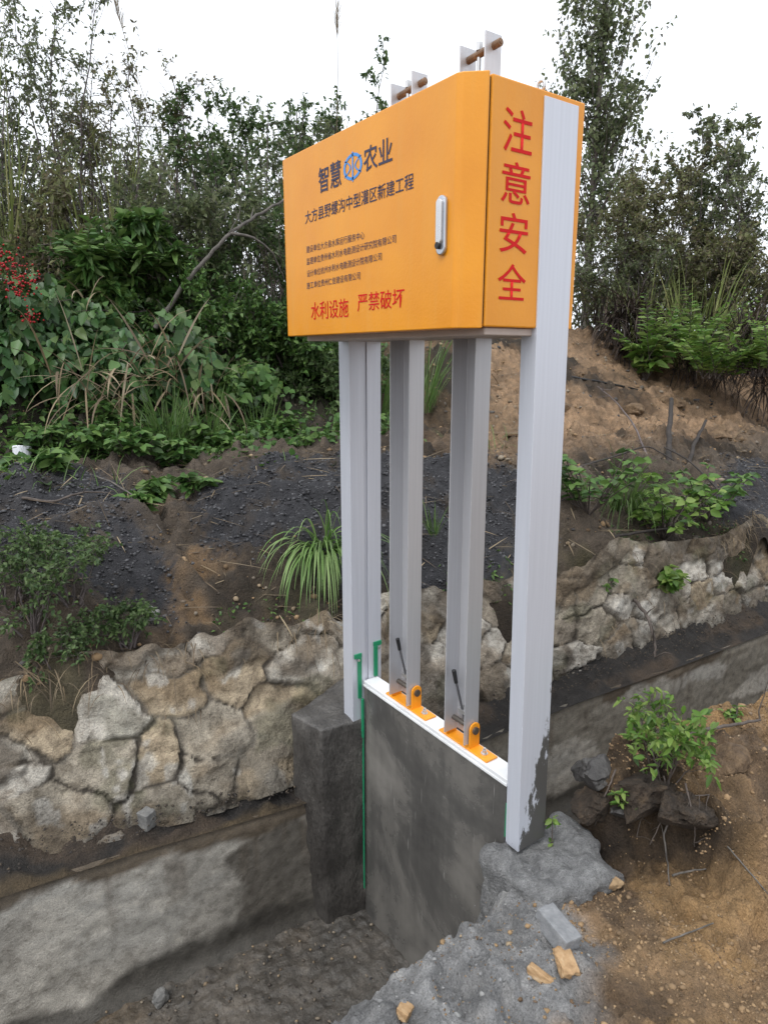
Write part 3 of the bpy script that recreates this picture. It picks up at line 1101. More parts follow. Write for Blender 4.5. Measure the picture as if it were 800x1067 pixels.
# eye bolt on the cabinet roof
MB().torus((1.455, 1.345, 2.280), .012, .004, 'x').tube((1.455, 1.345, 2.249), (1.455, 1.345, 2.272), .006).tube((1.455, 1.345, 2.249), (1.455, 1.345, 2.256), .013).build('eye_bolt', M['zinc'], gate)
MB().tube((1.425, 1.33, 2.249), (1.425, 1.33, 2.262), .006).build('bolt', M['rusty'], gate)

# lifting channels: open towards -x
for (ya, yb) in ((1.553, 1.662), (1.885, 2.002)):
    xa, xb, zt = 1.448, 1.514, 2.27
    prof = [(xa, ya), (xb, ya), (xb, yb), (xa, yb), (xa, yb - t_), (xb - t_, yb - t_), (xb - t_, ya + t_), (xa, ya + t_)]
    MB().prism(prof, .262, zt).box(xa + .001, xb - .003, ya, ya + .005, zt - .003, 2.478).box(xa + .001, xb - .003, yb - .005, yb, zt - .003, 2.474).build('lifting_channel', M['chan'], gate, .0008, 1)
    ch = gate.children[-1]
    ym = (ya + yb) / 2
    # lever and clamp inside the channel
    MB().tube((1.470, ym + .030, .500), (1.500, ym - .010, .29), .0045, .0045, 8).build('lever', M['leverrod'], ch)
    MB().tube((1.469, ym + .032, .512), (1.4745, ym + .0235, .462), .0085, .007, 10).build('lever_grip', M['black'], ch, .002, 1)
    MB().box(1.484, 1.508, ym - .034, ym + .022, .350, .364).tube((1.50, ym - .03, .345), (1.50, ym - .03, .372), .006).tube((1.50, ym + .014, .343), (1.50, ym + .014, .376), .006).tube((1.488, ym - .008, .357), (1.509, ym - .008, .357), .008).build('clamp', M['zinc'], ch)
    # top pin through the two flanges, screw rod between them
    MB().tube((1.481, ya - .028, 2.447), (1.481, yb + .012, 2.440), .0105).tube((1.481, ya - .030, 2.447), (1.481, ya - .028, 2.447), .006).build('lifting_pin', M['rusty'], ch, .001, 1)
    MB().tube((1.481, ym + .004, 2.25), (1.481, ym + .004, 2.47), .0065).tube((1.481, ym + .004, 2.452), (1.481, ym + .004, 2.472), .011, n=6).build('screw_rod', M['zinc'], ch)
    # orange clevis bracket on the gate leaf
    b0, b1 = ya - .098, yb + .045
    br = MB().box(1.463, 1.517, b0, b1, .2405, .2475)
    for ye in (ya - .0095, yb + .0035):
        ear = [(1.466, .247), (1.514, .247), (1.514, .318)] + [(1.49 + .024 * math.cos(a), .318 + .024 * math.sin(a)) for a in [math.pi * k / 8 for k in range(1, 8)]] + [(1.466, .318)]
        br.prism(ear, ye, ye + .006, 'y')
    br = br.build('clevis_bracket', M['bracket'], gate, .0012, 1)
    MB().tube((1.49, ya - .018, .313), (1.49, yb + .012, .313), .0095).tube((1.49, ya - .017, .313), (1.49, ya - .0095, .313), .014).build('clevis_pin', plain('dark_pin_steel', (.16, .14, .12), .4, .7), br)
    for yy in (b0 + .038, b1 - .018):
        MB().tube((1.49, yy, .2475), (1.49, yy, .2515), .0125, n=16).tube((1.49, yy, .2515), (1.49, yy, .262), .0085, n=6).tube((1.49, yy, .262), (1.49, yy, .270), .005, n=8).build('bolt', M['zinc'], br)

# the leaf
MB().box(1.457, 1.523, 1.352, 2.199, -.965, .226).build('gate_panel', M['gate'], gate, .002, 1)
MB().box(1.454, 1.527, 1.348, 2.199, .2265, .240).box(1.4505, 1.4565, 1.348, 2.199, .216, .2262).build('top_strip', M['white'], gate, .0012, 1)
# green rubber seals
MB().box(1.408, 1.444, 2.1925, 2.1995, .352, .372).box(1.425, 1.443, 2.1925, 2.1995, .165, .3515).box(1.436, 1.4455, 2.180, 2.192, -.02, .1645).box(1.441, 1.4455, 2.183, 2.192, -.80, -.0205).build('seal', M['green'], gate, .001, 1)
MB().box(1.506, 1.546, 2.1925, 2.1995, .385, .405).box(1.508, 1.526, 2.1925, 2.1995, .244, .3845).build('seal', M['green'], gate, .001, 1)
MB().box(1.458, 1.468, 1.3495, 1.354, .02, .15).build('seal', M['green'], gate, .001, 1)
for x_, z_ in ((1.426, .345), (1.53, .375)):
    MB().tube((x_, 2.1925, z_), (x_, 2.187, z_), .0055, n=6).build('bolt', M['zinc'], gate)

# ================================================================ loose things on the ground
_ico = None


def ico():
    global _ico
    if _ico is None:
        bm = bmesh.new()
        bmesh.ops.create_icosphere(bm, subdivisions=1, radius=1)
        V = np.array([v.co[:] for v in bm.verts])
        bm.verts.index_update()
        F = np.array([[v.index for v in f.verts] for f in bm.faces])
        bm.free()
        _ico = (V, F)
    return _ico


def pebbles(name, P, size, m, label):
    V0, F0 = ico()
    n = len(P)
    sc = size[:, None, None] * R.uniform(.6, 1.25, (n, 1, 3))
    V = V0[None] * (1 + R.uniform(-.28, .28, (n, len(V0), 1)))
    a = R.uniform(0, 6.28, n)
    V = V * sc
    c, s = np.cos(a)[:, None], np.sin(a)[:, None]
    V = np.stack([V[..., 0] * c - V[..., 1] * s, V[..., 0] * s + V[..., 1] * c, V[..., 2] * .75], -1) + P[:, None]
    F = (F0[None] + (np.arange(n) * len(V0))[:, None, None]).reshape(-1, 3)
    o = mesh_np(name, V.reshape(-1, 3), [F], m)
    return tag(o, label, 'gravel', kind='stuff')


def scatter_far(n, xr, dr):
    x = R.uniform(*xr, n)
    y = wall_y(x) + R.uniform(*dr, n)
    return x, y


x, y = scatter_far(26000, (-.3, 7), (.5, 2.1))
k = coal_mask(x + R.normal(size=len(x)) * .055, y + R.normal(size=len(x)) * .055) > .5
x, y = x[k], y[k]
pebbles('black_gravel', np.stack([x, y, ground_z(x, y) + .022], 1), R.uniform(.003, .0095, len(x)) * R.choice([1, 1, 1, 1.5], len(x)), M['coal'], 'black crushed gravel spread over the far bank')
x, y = scatter_far(5200, (-.3, 8), (.45, 4.2))
k = coal_mask(x, y) < .5
x, y = x[k], y[k]
pebbles('slope_rubble', np.stack([x, y, ground_z(x, y) + .004], 1), R.uniform(.004, .022, len(x)) ** 1.0 * R.choice([.6, .8, 1, 1.5], len(x)), M['pebble'], 'small stones and clods littering the far slope')
x = R.uniform(.9, 3.4, 3800)
y = near_edge(x) - R.uniform(.0, 1.0, len(x)) ** 1.2
pebbles('bank_rubble', np.stack([x, y, near_z(x, y)], 1), R.uniform(.0015, .0048, len(x)) * R.choice([.6, .8, 1, 2.2], len(x), p=[.3, .3, .33, .07]), M['crumb'], 'small stones and crumbs littering the near bank')
x = R.uniform(-.3, 5, 1500)
y = wall_y(x) + stone_d0(x) * R.uniform(.2, 1, len(x))
pebbles('ledge_rubble', np.stack([x, y, TOP(x) + .05 + .07 * (y - wall_y(x)) / stone_d0(x)], 1), R.uniform(.002, .007, len(x)), M['ledgegrit'], 'crumbled dark grit along the canal ledge')
x = R.uniform(0, 1.5, 500)
y = lerp(near_edge(x), wall_y(x), R.uniform(.2, 1, len(x)))
pebbles('canal_grit', np.stack([x, y, np.full(len(x), FLOOR + .008)], 1), R.uniform(.002, .009, len(x)), M['pebble'], 'fine grit on the wet canal bed')


x, y = scatter_far(9000, (-.3, 7.5), (.42, 4.6))
k = (coal_mask(x + R.normal(size=len(x)) * .07, y + R.normal(size=len(x)) * .07) < .5) & (fbm(x * 2, y * 2, 301, 3) > -.25)
x, y = x[k], y[k]
pebbles('slope_clods', np.stack([x, y, ground_z(x, y) + .006], 1), R.uniform(.004, .014, len(x)) * R.choice([.7, 1, 1.6, 2.4], len(x), p=[.4, .35, .2, .05]), M['clod'], 'crumbled brown soil clods on the far slope')
x = R.uniform(1.15, 3.4, 15000)
y = near_edge(x) - R.uniform(.0, 1.05, len(x))
k = (fbm(x * 5, y * 5, 302, 3) > -.2) & (x > 1.38)
x, y = x[k], y[k]
pebbles('bank_clods', np.stack([x, y, near_z(x, y) - .001], 1), R.uniform(.002, .0065, len(x)) * R.choice([.7, 1, 1.6, 3.2], len(x), p=[.45, .37, .17, .01]), M['clod'], 'crumbled soil clods on the near bank')
x = R.uniform(.75, 1.72, 260)
y = near_edge(x) + .03 - R.uniform(.0, .45, len(x))
k = (x < 1.40) | (R.uniform(0, 1, len(x)) < .12)
x, y = x[k], y[k]
pebbles('mortar_crumbs', np.stack([x, y, near_z(x, np.minimum(y, near_edge(x))) - .001], 1), R.uniform(.002, .006, len(x)) * R.choice([.7, 1, 1.6, 2.6], len(x), p=[.4, .38, .18, .04]), M['mcrumb'], 'grey mortar crumbs on the mortar bank')


def rock(name, loc, size, m, label, cat='stone', rz=0., seed=0, sub=3, amp=.28, boxy=0., group=None, tilt=(0, 0)):
    bm = bmesh.new()
    if boxy:
        bmesh.ops.create_cube(bm, size=2)
        bmesh.ops.bevel(bm, geom=bm.edges[:], offset=.09, segments=2, profile=.5, affect='EDGES')
        bmesh.ops.subdivide_edges(bm, edges=[e for e in bm.edges if e.calc_length() > .5], cuts=8, use_grid_fill=True)
    else:
        bmesh.ops.create_icosphere(bm, subdivisions=sub + 1, radius=1)
    P = np.array([v.co[:] for v in bm.verts])
    if boxy:
        N = P / np.maximum(np.linalg.norm(P, axis=1, keepdims=True), 1e-6)
        P = P + N * (amp * fbm(P[:, 0] * 2.2, P[:, 1] * 2.2, P[:, 2] * 2.2 + seed * 7.7, 4))[:, None]
    else:
        d = 1 + amp * fbm(P[:, 0] * 1.3 + seed * 3.1, P[:, 1] * 1.3, P[:, 2] * 1.3 + seed * 7.7, 2) + .14 * np.abs(vnoise(P[:, 0] * 2.6, P[:, 1] * 2.6 + seed, P[:, 2] * 2.6)) + (.12 if sub > 3 else .05) * fbm(P[:, 0] * 6, P[:, 1] * 6, P[:, 2] * 6 + seed, 4)
        P = P * d[:, None]
        # a few flat broken faces
        rr = np.random.default_rng(seed + 100)
        for _ in range(5):
            nn = rr.normal(size=3)
            nn /= np.linalg.norm(nn)
            h = P @ nn
            P = P - nn[None] * np.maximum(h - rr.uniform(.55, .8), 0)[:, None] * .9
    P = P * np.array(size)[None]
    for v, p in zip(bm.verts, P):
        v.co = p
    me = bpy.data.meshes.new(name)
    bm.to_mesh(me)
    bm.free()
    if boxy:
        me.polygons.foreach_set('use_smooth', np.ones(len(me.polygons), bool))
    me.materials.append(m)
    o = bpy.data.objects.new(name, me)
    o.location = [float(v) for v in loc]
    o.rotation_euler = (tilt[0], tilt[1], rz)
    link(o)
    return tag(o, label, cat, group)


def near_hit(px, py, dz=0.):
    d = ray(px, py)
    t = np.arange(1.0, 9, .004)
    p = np.array([0, 0, EYE])[None] + d[None] * t[:, None]
    i = np.argmax(p[:, 2] < near_z(p[:, 0], np.minimum(p[:, 1], near_edge(p[:, 0]))))
    q = p[i].copy()
    q[2] += dz
    return q


class Veg:
    """gathers tubes (stems) and leaves as arrays"""

    def __init__(s):
        s.tv, s.tf, s.tn = [], [], 0
        s.lv, s.lf4, s.ln = [], [], 0

    def tube(s, pts, r0, r1, sides=4):
        P = np.asarray(pts, float)
        k = len(P)
        T = np.gradient(P, axis=0)
        T /= np.maximum(np.linalg.norm(T, axis=1, keepdims=True), 1e-9)
        ref = np.array([.31, .23, .92]) if abs(T[0, 2]) < .8 else np.array([.9, .3, .2])
        U = np.cross(T, ref)
        U /= np.maximum(np.linalg.norm(U, axis=1, keepdims=True), 1e-9)
        W = np.cross(T, U)
        a = np.arange(sides) * 2 * math.pi / sides
        rr = np.linspace(r0, r1, k)[:, None, None]
        V = P[:, None] + rr * (U[:, None] * np.cos(a)[None, :, None] + W[:, None] * np.sin(a)[None, :, None])
        i = np.arange(k - 1)[:, None] * sides
        j = np.arange(sides)[None]
        j2 = (j + 1) % sides
        F = np.stack([i + j, i + j2, i + sides + j2, i + sides + j], -1).reshape(-1, 4)
        s.tv.append(V.reshape(-1, 3))
        s.tf.append(F + s.tn)
        s.tn += k * sides

    def leaves(s, P, D, L, ratio=.5, fold=.25, droop=.15, up=None):
        P, D = np.asarray(P, float), np.asarray(D, float)
        n = len(P)
        if n == 0:
            return
        L = np.broadcast_to(np.asarray(L, float), (n,))[:, None]
        D = D / np.maximum(np.linalg.norm(D, axis=1, keepdims=True), 1e-9)
        N0 = R.normal(size=(n, 3)) * .55 + (np.array([0, 0, 1.]) if up is None else up)
        S_ = np.cross(D, N0)
        S_ /= np.maximum(np.linalg.norm(S_, axis=1, keepdims=True), 1e-9)
        N = np.cross(S_, D)
        w = L * ratio * .5
        dn = np.array([0, 0, -1.])[None] * L * droop
        v = np.stack([P, P + D * L * .35 + S_ * w + N * w * fold, P + D * L * .72 + S_ * w * .72 + N * w * fold * .7 + dn * .5,
                      P + D * L + dn, P + D * L * .72 - S_ * w * .72 + N * w * fold * .7 + dn * .5, P + D * L * .35 - S_ * w + N * w * fold], 1)
        b = (np.arange(n) * 6)[:, None] + s.ln
        s.lf4.append(np.concatenate([b + np.array([[0, 1, 2, 3]]), b + np.array([[0, 3, 4, 5]])]))
        s.lv.append(v.reshape(-1, 3))
        s.ln += n * 6

    def blades(s, P, D, L, width, bend, seg=6):
        """arching grass blades: D start direction, bend = how far the tip falls"""
        P, D = np.asarray(P, float), np.asarray(D, float)
        n = len(P)
        L = np.broadcast_to(np.asarray(L, float), (n,))
        D = D / np.linalg.norm(D, axis=1, keepdims=True)
        bend = np.broadcast_to(np.asarray(bend, float), (n,))
        width = np.broadcast_to(np.asarray(width, float), (n,))
        side = np.cross(D, np.array([0, 0, 1.])[None] + R.normal(size=(n, 3)) * .15)
        side /= np.maximum(np.linalg.norm(side, axis=1, keepdims=True), 1e-9)
        cur, d = P.copy(), D.copy()
        rows = []
        for i in range(seg + 1):
            t = i / seg
            wd = width * (1 - t ** 2.2) * (.55 + .9 * min(t * 3, 1) * .5) + .0004
            rows.append(np.stack([cur - side * wd[:, None] * .5, cur + side * wd[:, None] * .5], 1))
            cur = cur + d * (L / seg)[:, None]
            d = d + np.array([0, 0, -1.])[None] * (bend / seg)[:, None] * (.4 + 1.4 * t)
            d /= np.linalg.norm(d, axis=1, keepdims=True)
        V = np.stack(rows, 1)      # n, seg+1, 2, 3
        b = (np.arange(n) * (seg + 1) * 2)[:, None, None] + s.ln
        i = (np.arange(seg) * 2)[None, :, None]
        F = (b + i + np.array([0, 1, 3, 2])[None, None]).reshape(-1, 4)
        s.lv.append(V.reshape(-1, 3))
        s.lf4.append(F)
        s.ln += n * (seg + 1) * 2

    def build(s, name, loc, label, cat, leafm, stemm=None, group=None, leafname='foliage', stemname='stem', kind=None, single=False):
        loc = np.asarray(loc, float)
        if single or not s.tv or not s.lv:
            if s.lv:
                o = mesh_np(name, np.concatenate(s.lv) - loc, [np.concatenate(s.lf4)], leafm)
            else:
                o = mesh_np(name, np.concatenate(s.tv) - loc, [np.concatenate(s.tf)], stemm)
            o.location = loc
            return tag(o, label, cat, group, kind)
        e = empty(name, loc, label, cat, group)
        mesh_np(stemname, np.concatenate(s.tv) - loc, [np.concatenate(s.tf)], stemm, e, True)
        mesh_np(leafname, np.concatenate(s.lv) - loc, [np.concatenate(s.lf4)], leafm, e)
        return e


def unit(v):
    return v / max(np.linalg.norm(v), 1e-9)


def path(p, d, length, k, wander, lift=0.):
    out = [np.array(p, float)]
    d = unit(np.array(d, float))
    for i in range(k - 1):
        d = unit(d + R.normal(size=3) * wander + np.array([0, 0, lift]))
        out.append(out[-1] + d * length / (k - 1))
    return np.array(out)


def stick(name, pts, r0, r1, lb, m='deadwood', cat='branch', twigs=0):
    V = Veg()
    P = np.array(pts, float)
    t = np.linspace(0, len(P) - 1, len(P) * 5)
    i = np.minimum(t.astype(int), len(P) - 2)
    Q = P[i] + (P[i + 1] - P[i]) * (t - i)[:, None]
    for _ in range(2):
        Q[1:-1] = (Q[:-2] + Q[1:-1] * 2 + Q[2:]) / 4
    Q = Q + R.normal(size=Q.shape) * r0 * .18
    V.tube(Q, r0, r1, 7)
    for _ in range(twigs):
        q = Q[R.integers(3, len(Q))]
        V.tube(path(q, R.normal(size=3) + [0, 0, .4], R.uniform(8, 22) * r0, 6, .2), r0 * .4, r0 * .1, 4)
    o = V.build(name, Q[0], lb, cat, None, M[m], single=True)
    return o


q = near_hit(580, 974, .018)
rock('cement_brick', q, (.030, .060, .028), M['brick'], 'grey cement brick lying on the mortar heap', 'brick', -.12, 1, amp=.03, boxy=1, tilt=(.1, .1))
q = near_hit(588, 1007, .014)
rock('stone_chip', q, (.024, .034, .013), M['chip'], 'largest yellow split stone chip just below the grey brick', 'stone chip', -.35, 2, amp=.2, boxy=1, tilt=(.3, .15), group='yellow stone chips')
q = near_hit(562, 1020, .010)
rock('stone_chip', q, (.010, .034, .013), M['chip'], 'slim yellow stone chip beside the largest one', 'stone chip', .35, 3, amp=.10, boxy=1, tilt=(.2, .3), group='yellow stone chips')
q = near_hit(421, 1057, .010)
rock('stone_chip', q, (.022, .016, .012), M['chip'], 'yellow stone chip alone on the lowest part of the mortar', 'stone chip', .5, 4, amp=.10, boxy=1, tilt=(.2, .3), group='yellow stone chips')
q = near_hit(632, 921, .012)
rock('tan_stone', q, (.045, .030, .026), M['tanrock'], 'rounded tan stone beside the mortar pad', 'stone', -.4, 5)
q = near_hit(626, 935, .0)
q = near_hit(554, 912, .01)
rock('mortar_lump', q, (.030, .028, .028), M['mortar'], 'round grey mortar lump at the pad corner', 'mortar lump', 0, 6)
q = near_hit(617, 888, .01)
rock('mortar_lump', q, (.030, .014, .012), M['mortar'], 'flat mortar lump on the pad near the tan stone', 'mortar lump', .3, 16)
q = near_hit(622, 812, .025)
rock('dark_rock', q, (.07, .055, .05), M['darkrock'], 'jagged dark wet rock behind the near post', 'rock', .3, 7)
q = near_hit(650, 845, .0)
rock('soil_overhang', near_hit(668, 838, .045), (.115, .10, .085), M['darksoil'], 'largest dark clump of wet soil overhanging the broken edge of the near bank', 'clod', -.3, 28, sub=4, amp=.4)
rock('soil_overhang', near_hit(622, 842, .025), (.08, .06, .055), M['darksoil'], 'smaller dark wet soil clump between the near post and the sapling', 'clod', .2, 29, sub=4, amp=.4)
rock('soil_overhang', near_hit(706, 848, .02), (.10, .08, .06), M['darksoil'], 'dark wet soil clump under the pale hanging root', 'clod', .5, 30, sub=4, amp=.4)
for i_, (ax, ay, bx, by) in enumerate(((640, 815, 618, 868), (668, 812, 662, 880), (690, 822, 676, 888), (712, 830, 722, 890))):
    pa, pb = near_hit(ax, ay, .05), near_hit(bx, by, .03)
    stick('root', [pa, (pa + pb) / 2 + R.normal(size=3) * .02 + [0, -.02, .03], pb], .0035, .0015, ('thin dark root nearest the gate post on the wet soil clump', 'thin dark root in the middle of the wet soil clump', 'thin dark root under the sapling stem', 'thin dark root at the far side of the wet soil clump')[i_], 'bark', 'root', 3)
rock('dark_rock', q, (.05, .03, .03), M['darkrock'], 'low dark rock at the broken edge of the dug soil', 'rock', -.3, 8)
q = near_hit(603, 805, .005)
rock('dark_rock', q, (.03, .03, .035), M['darkrock'], 'small dark rock wedged against the near post foot', 'rock', .8, 18)
q = near_hit(757, 790, .0)
rock('soil_clod', q, (.10, .06, .05), M['brownsoil'], 'brown soil clod on the crest of the near bank', 'clod', .2, 9)
rock('stone_block', (.585, 2.485, -.235), (.026, .026, .036), M['greyrock'], 'small squarish grey stone standing on the canal ledge', 'stone', .5, 10, amp=.08, boxy=1)
rock('bed_stone', (.53, 2.31, -.935), (.035, .03, .03), M['greyrock'], 'fist sized stone lying on the canal bed', 'stone', .5, 11)
for (px, py, s, m, lb, sd) in ((85, 494, .055, 'chip', 'tan stone at the front of the leafy weeds', 31), (190, 602, .05, 'tanrock', 'ochre stone on the slope between the black gravel piles', 32),
                               (505, 455, .05, 'brownsoil', 'brown stone on the orange soil slope', 33), (155, 650, .06, 'greyrock', 'grey stone poking from the earth above the rubble wall', 34),
                               (660, 430, .12, 'brownsoil', 'large clod on the orange slope near the dead sticks', 35), (745, 458, .16, 'brownsoil', 'orange soil boulder at the end of the slope', 36),
                               (700, 425, .13, 'brownsoil', 'soil boulder below the broad leaved plant', 37), (590, 425, .09, 'brownsoil', 'soil clod on the slope behind the near post', 38)):
    q = hit(px, py)
    rock('slope_stone', q + np.array([0, 0, s * .15]), (s, s * .75, s * .6), M[m], lb, 'stone', R.uniform(0, 3), sd)

# litter and plank
q = hit(22, 478)
mb = MB()
mb.tube(q + [0, 0, .0], q + [.02, .03, .15], .045, .06, 18)
o = mb.build('plastic_cup', M['paper'], None, .004, 1)
tag(o, 'crumpled white plastic cup among the weeds below the vines', 'litter')
q = hit(528, 457)
mb = MB()
mb.box(-.32, .32, -.05, .05, -.012, .012)
o = mb.build('timber_plank', M['plank'], None, .004, 1)
o.location = q + [0, 0, .04]
o.rotation_euler = (.05, .02, -.62)
tag(o, 'short wet timber plank lying on the terrace behind the posts', 'plank')


# ================================================================ VEGETATION
def shrub(name, base, h, w, label, leafm, cat='shrub', group=None, stemm=None, nst=6, nb=8, nt=6, nl=10, leaf=.05, ratio=.5, bare=.25,
          upright=.5, wander=.18, r0=.018, droop=.15, tw=.35, leafspread=1., v=None, finish=True, lift=.02):
    V = v or Veg()
    stemm = stemm or M['twig']
    base = np.asarray(base, float)
    LP, LD = [], []
    for i in range(nst):
        a = R.uniform(0, 6.283)
        sp = R.uniform(.1, 1) * (1 - upright)
        top = np.array([math.cos(a) * w * .5 * R.uniform(.3, 1), math.sin(a) * w * .5 * R.uniform(.3, 1), h * R.uniform(.72, 1.02)])
        st = base + np.array([math.cos(a), math.sin(a), 0]) * w * .10 * R.uniform(0, 1)
        L = np.linalg.norm(top)
        d0 = unit(unit(top) + np.array([0, 0, .5]))
        S1 = path(st, d0, L, 9, wander * .55, 0)
        # steer the tip to its place
        S1 += np.linspace(0, 1, 9)[:, None] ** 1.5 * (base + top - S1[-1])[None]
        V.tube(S1, r0 * R.uniform(.7, 1.1), r0 * .12, 5)
        m_ = int(nl * 2.5)
        if m_:
            u = R.uniform(5.6, 8, m_)
            ui = np.minimum(u.astype(int), 7)
            LP.append(S1[ui] + (S1[ui + 1] - S1[ui]) * (u - ui)[:, None] + R.normal(size=(m_, 3)) * leaf * .5)
            LD.append(R.normal(size=(m_, 3)) * .8 + np.array([0, 0, .2]))
        for j in range(nb):
            t = R.uniform(bare, 1.) if j > 2 else R.uniform(.8, 1.)
            f = t * 8
            q = int(min(f, 7))
            p = S1[q] + (S1[q + 1] - S1[q]) * (f - q)
            ax = unit(S1[q + 1] - S1[q])
            bd = unit(ax * .55 + unit(R.normal(size=3)) * .9 + np.array([0, 0, upright * .5]))
            bl = w * tw * R.uniform(.5, 1.2) * (1.15 - .6 * t)
            B = path(p, bd, bl, 6, wander, lift)
            V.tube(B, r0 * .34 * (1.1 - .5 * t), r0 * .07, 3)
            for k in range(nt):
                tt = R.uniform(.15, 1.)
                ff = tt * 5
                qq = int(min(ff, 4))
                pp = B[qq] + (B[qq + 1] - B[qq]) * (ff - qq)
                td = unit(unit(B[qq + 1] - B[qq]) * .6 + unit(R.normal(size=3)) * .8 + np.array([0, 0, .15]))
                tl = bl * R.uniform(.25, .55)
                T = path(pp, td, tl, 4, wander * 1.2, lift)
                V.tube(T, r0 * .10, r0 * .04, 3)
                m_ = R.poisson(nl)
                if m_:
                    u = R.uniform(.1, 1.02, m_) * 3
                    ui = np.minimum(u.astype(int), 2)
                    lp = T[ui] + (T[ui + 1] - T[ui]) * (u - ui)[:, None]
                    LP.append(lp)
                    LD.append(td[None] * .5 + R.normal(size=(m_, 3)) * .75 * leafspread)
    if LP and leaf:
        LP, LD = np.concatenate(LP), np.concatenate(LD)
        V.leaves(LP, LD, leaf * R.uniform(.6, 1.25, len(LP)), ratio, .3, droop)
    if not finish:
        return V
    return V.build(name, base, label, cat, leafm, stemm, group)


def spot(px, r, py_top, wpx):
    """base point, height and width in metres of a plant seen around column px at distance r with its top at row py_top"""
    d = ray(px, 400)
    f = r / math.hypot(d[0], d[1])
    x, y = d[0] * f, d[1] * f
    z = float(ground_z(np.array(x), np.array(y)))
    zt = sight(px, py_top, r)[2]
    dep = r * math.cos(math.atan2(px - 400, 716.))
    return np.array([x, y, z - .03]), max(.15, zt - z), wpx / 700. * dep


G1 = 'shrubs growing up the bank behind the canal'
# ---- tall thin shrubs against the sky, left of the cabinet
for (px, r, top, w, m, kw, lb) in (
    (-40, 8.2, 60, 170, 'L_dusk', dict(nst=7, nl=9, leaf=.045), 'dusky small leaved shrub cut by the edge of the photo'),
    (18, 8.6, 28, 130, 'L_dusk', dict(nst=7, nl=7, leaf=.042), 'tall dusky shrub with fine twigs at the outer left of the thicket'),
    (88, 9.0, 2, 150, 'L_dusk', dict(nst=9, nl=8, leaf=.045), 'tallest dusky purple twigged shrub rising against the sky'),
    (150, 8.4, 78, 140, 'L_olive', dict(nst=8, nl=7, leaf=.045), 'olive brown shrub with tangled twigs beside the tallest shrub'),
    (228, 8.2, 92, 110, 'L_dark', dict(nst=6, nl=7, leaf=.055), 'dark clumpy shrub with bare gaps in the middle of the thicket'),
    (288, 8.3, 52, 120, 'L_dark', dict(nst=6, nl=7, leaf=.055), 'tall clumpy dark green shrub just left of the cabinet top'),
    (338, 8.7, 120, 110, 'L_dusk', dict(nst=6, nl=6, leaf=.05), 'thin sparse shrub behind the upper corner of the cabinet'),
    (385, 8.8, 62, 110, 'L_dark', dict(nst=4, nl=10, leaf=.055, nb=6), 'sparse shrub whose leafy spray reaches over the cabinet top'),
):
    b, h, ww = spot(px, r, top, w)
    shrub('thicket_shrub', b, h, ww, lb, M[m], 'shrub', G1, nb=kw.pop('nb', 11), nt=7, upright=.6, r0=.02, bare=.18, tw=.4, **kw)

# ---- middle bushes
for (px, r, top, w, m, kw, lb) in (
    (60, 7.6, 205, 190, 'L_olive', dict(nst=9, nl=14, leaf=.06), 'brownish dense bush below the tallest shrub'),
    (215, 7.6, 220, 190, 'L_dusk', dict(nst=9, nl=14, leaf=.055), 'dense dusky bush above the diagonal dead branch'),
    (310, 7.4, 215, 150, 'L_dark', dict(nst=9, nl=14, leaf=.055), 'dark dense bush against the cabinet side'),
    (130, 7.2, 258, 150, 'L_mid', dict(nst=7, nl=18, leaf=.13, ratio=.36, droop=.3), 'light green shrub with long drooping leaflets above the vines'),
    (225, 6.8, 312, 150, 'L_mid', dict(nst=8, nl=16, leaf=.055), 'fresh green small leaved bush crossed by the dead branch'),
    (310, 6.7, 335, 130, 'L_mid', dict(nst=8, nl=16, leaf=.06), 'dark bush hanging low beside the farthest post'),
    (340, 6.5, 395, 120, 'L_dark', dict(nst=7, nl=14, leaf=.06), 'low dark undergrowth at the foot of the bushes by the farthest post'),
):
    b, h, ww = spot(px, r, top, w)
    shrub('bush', b, h, ww, lb, M[m], 'bush', 'bushes in front of the thicket', nb=11, nt=7, upright=.3, bare=.05, tw=.42, r0=.014, **kw)


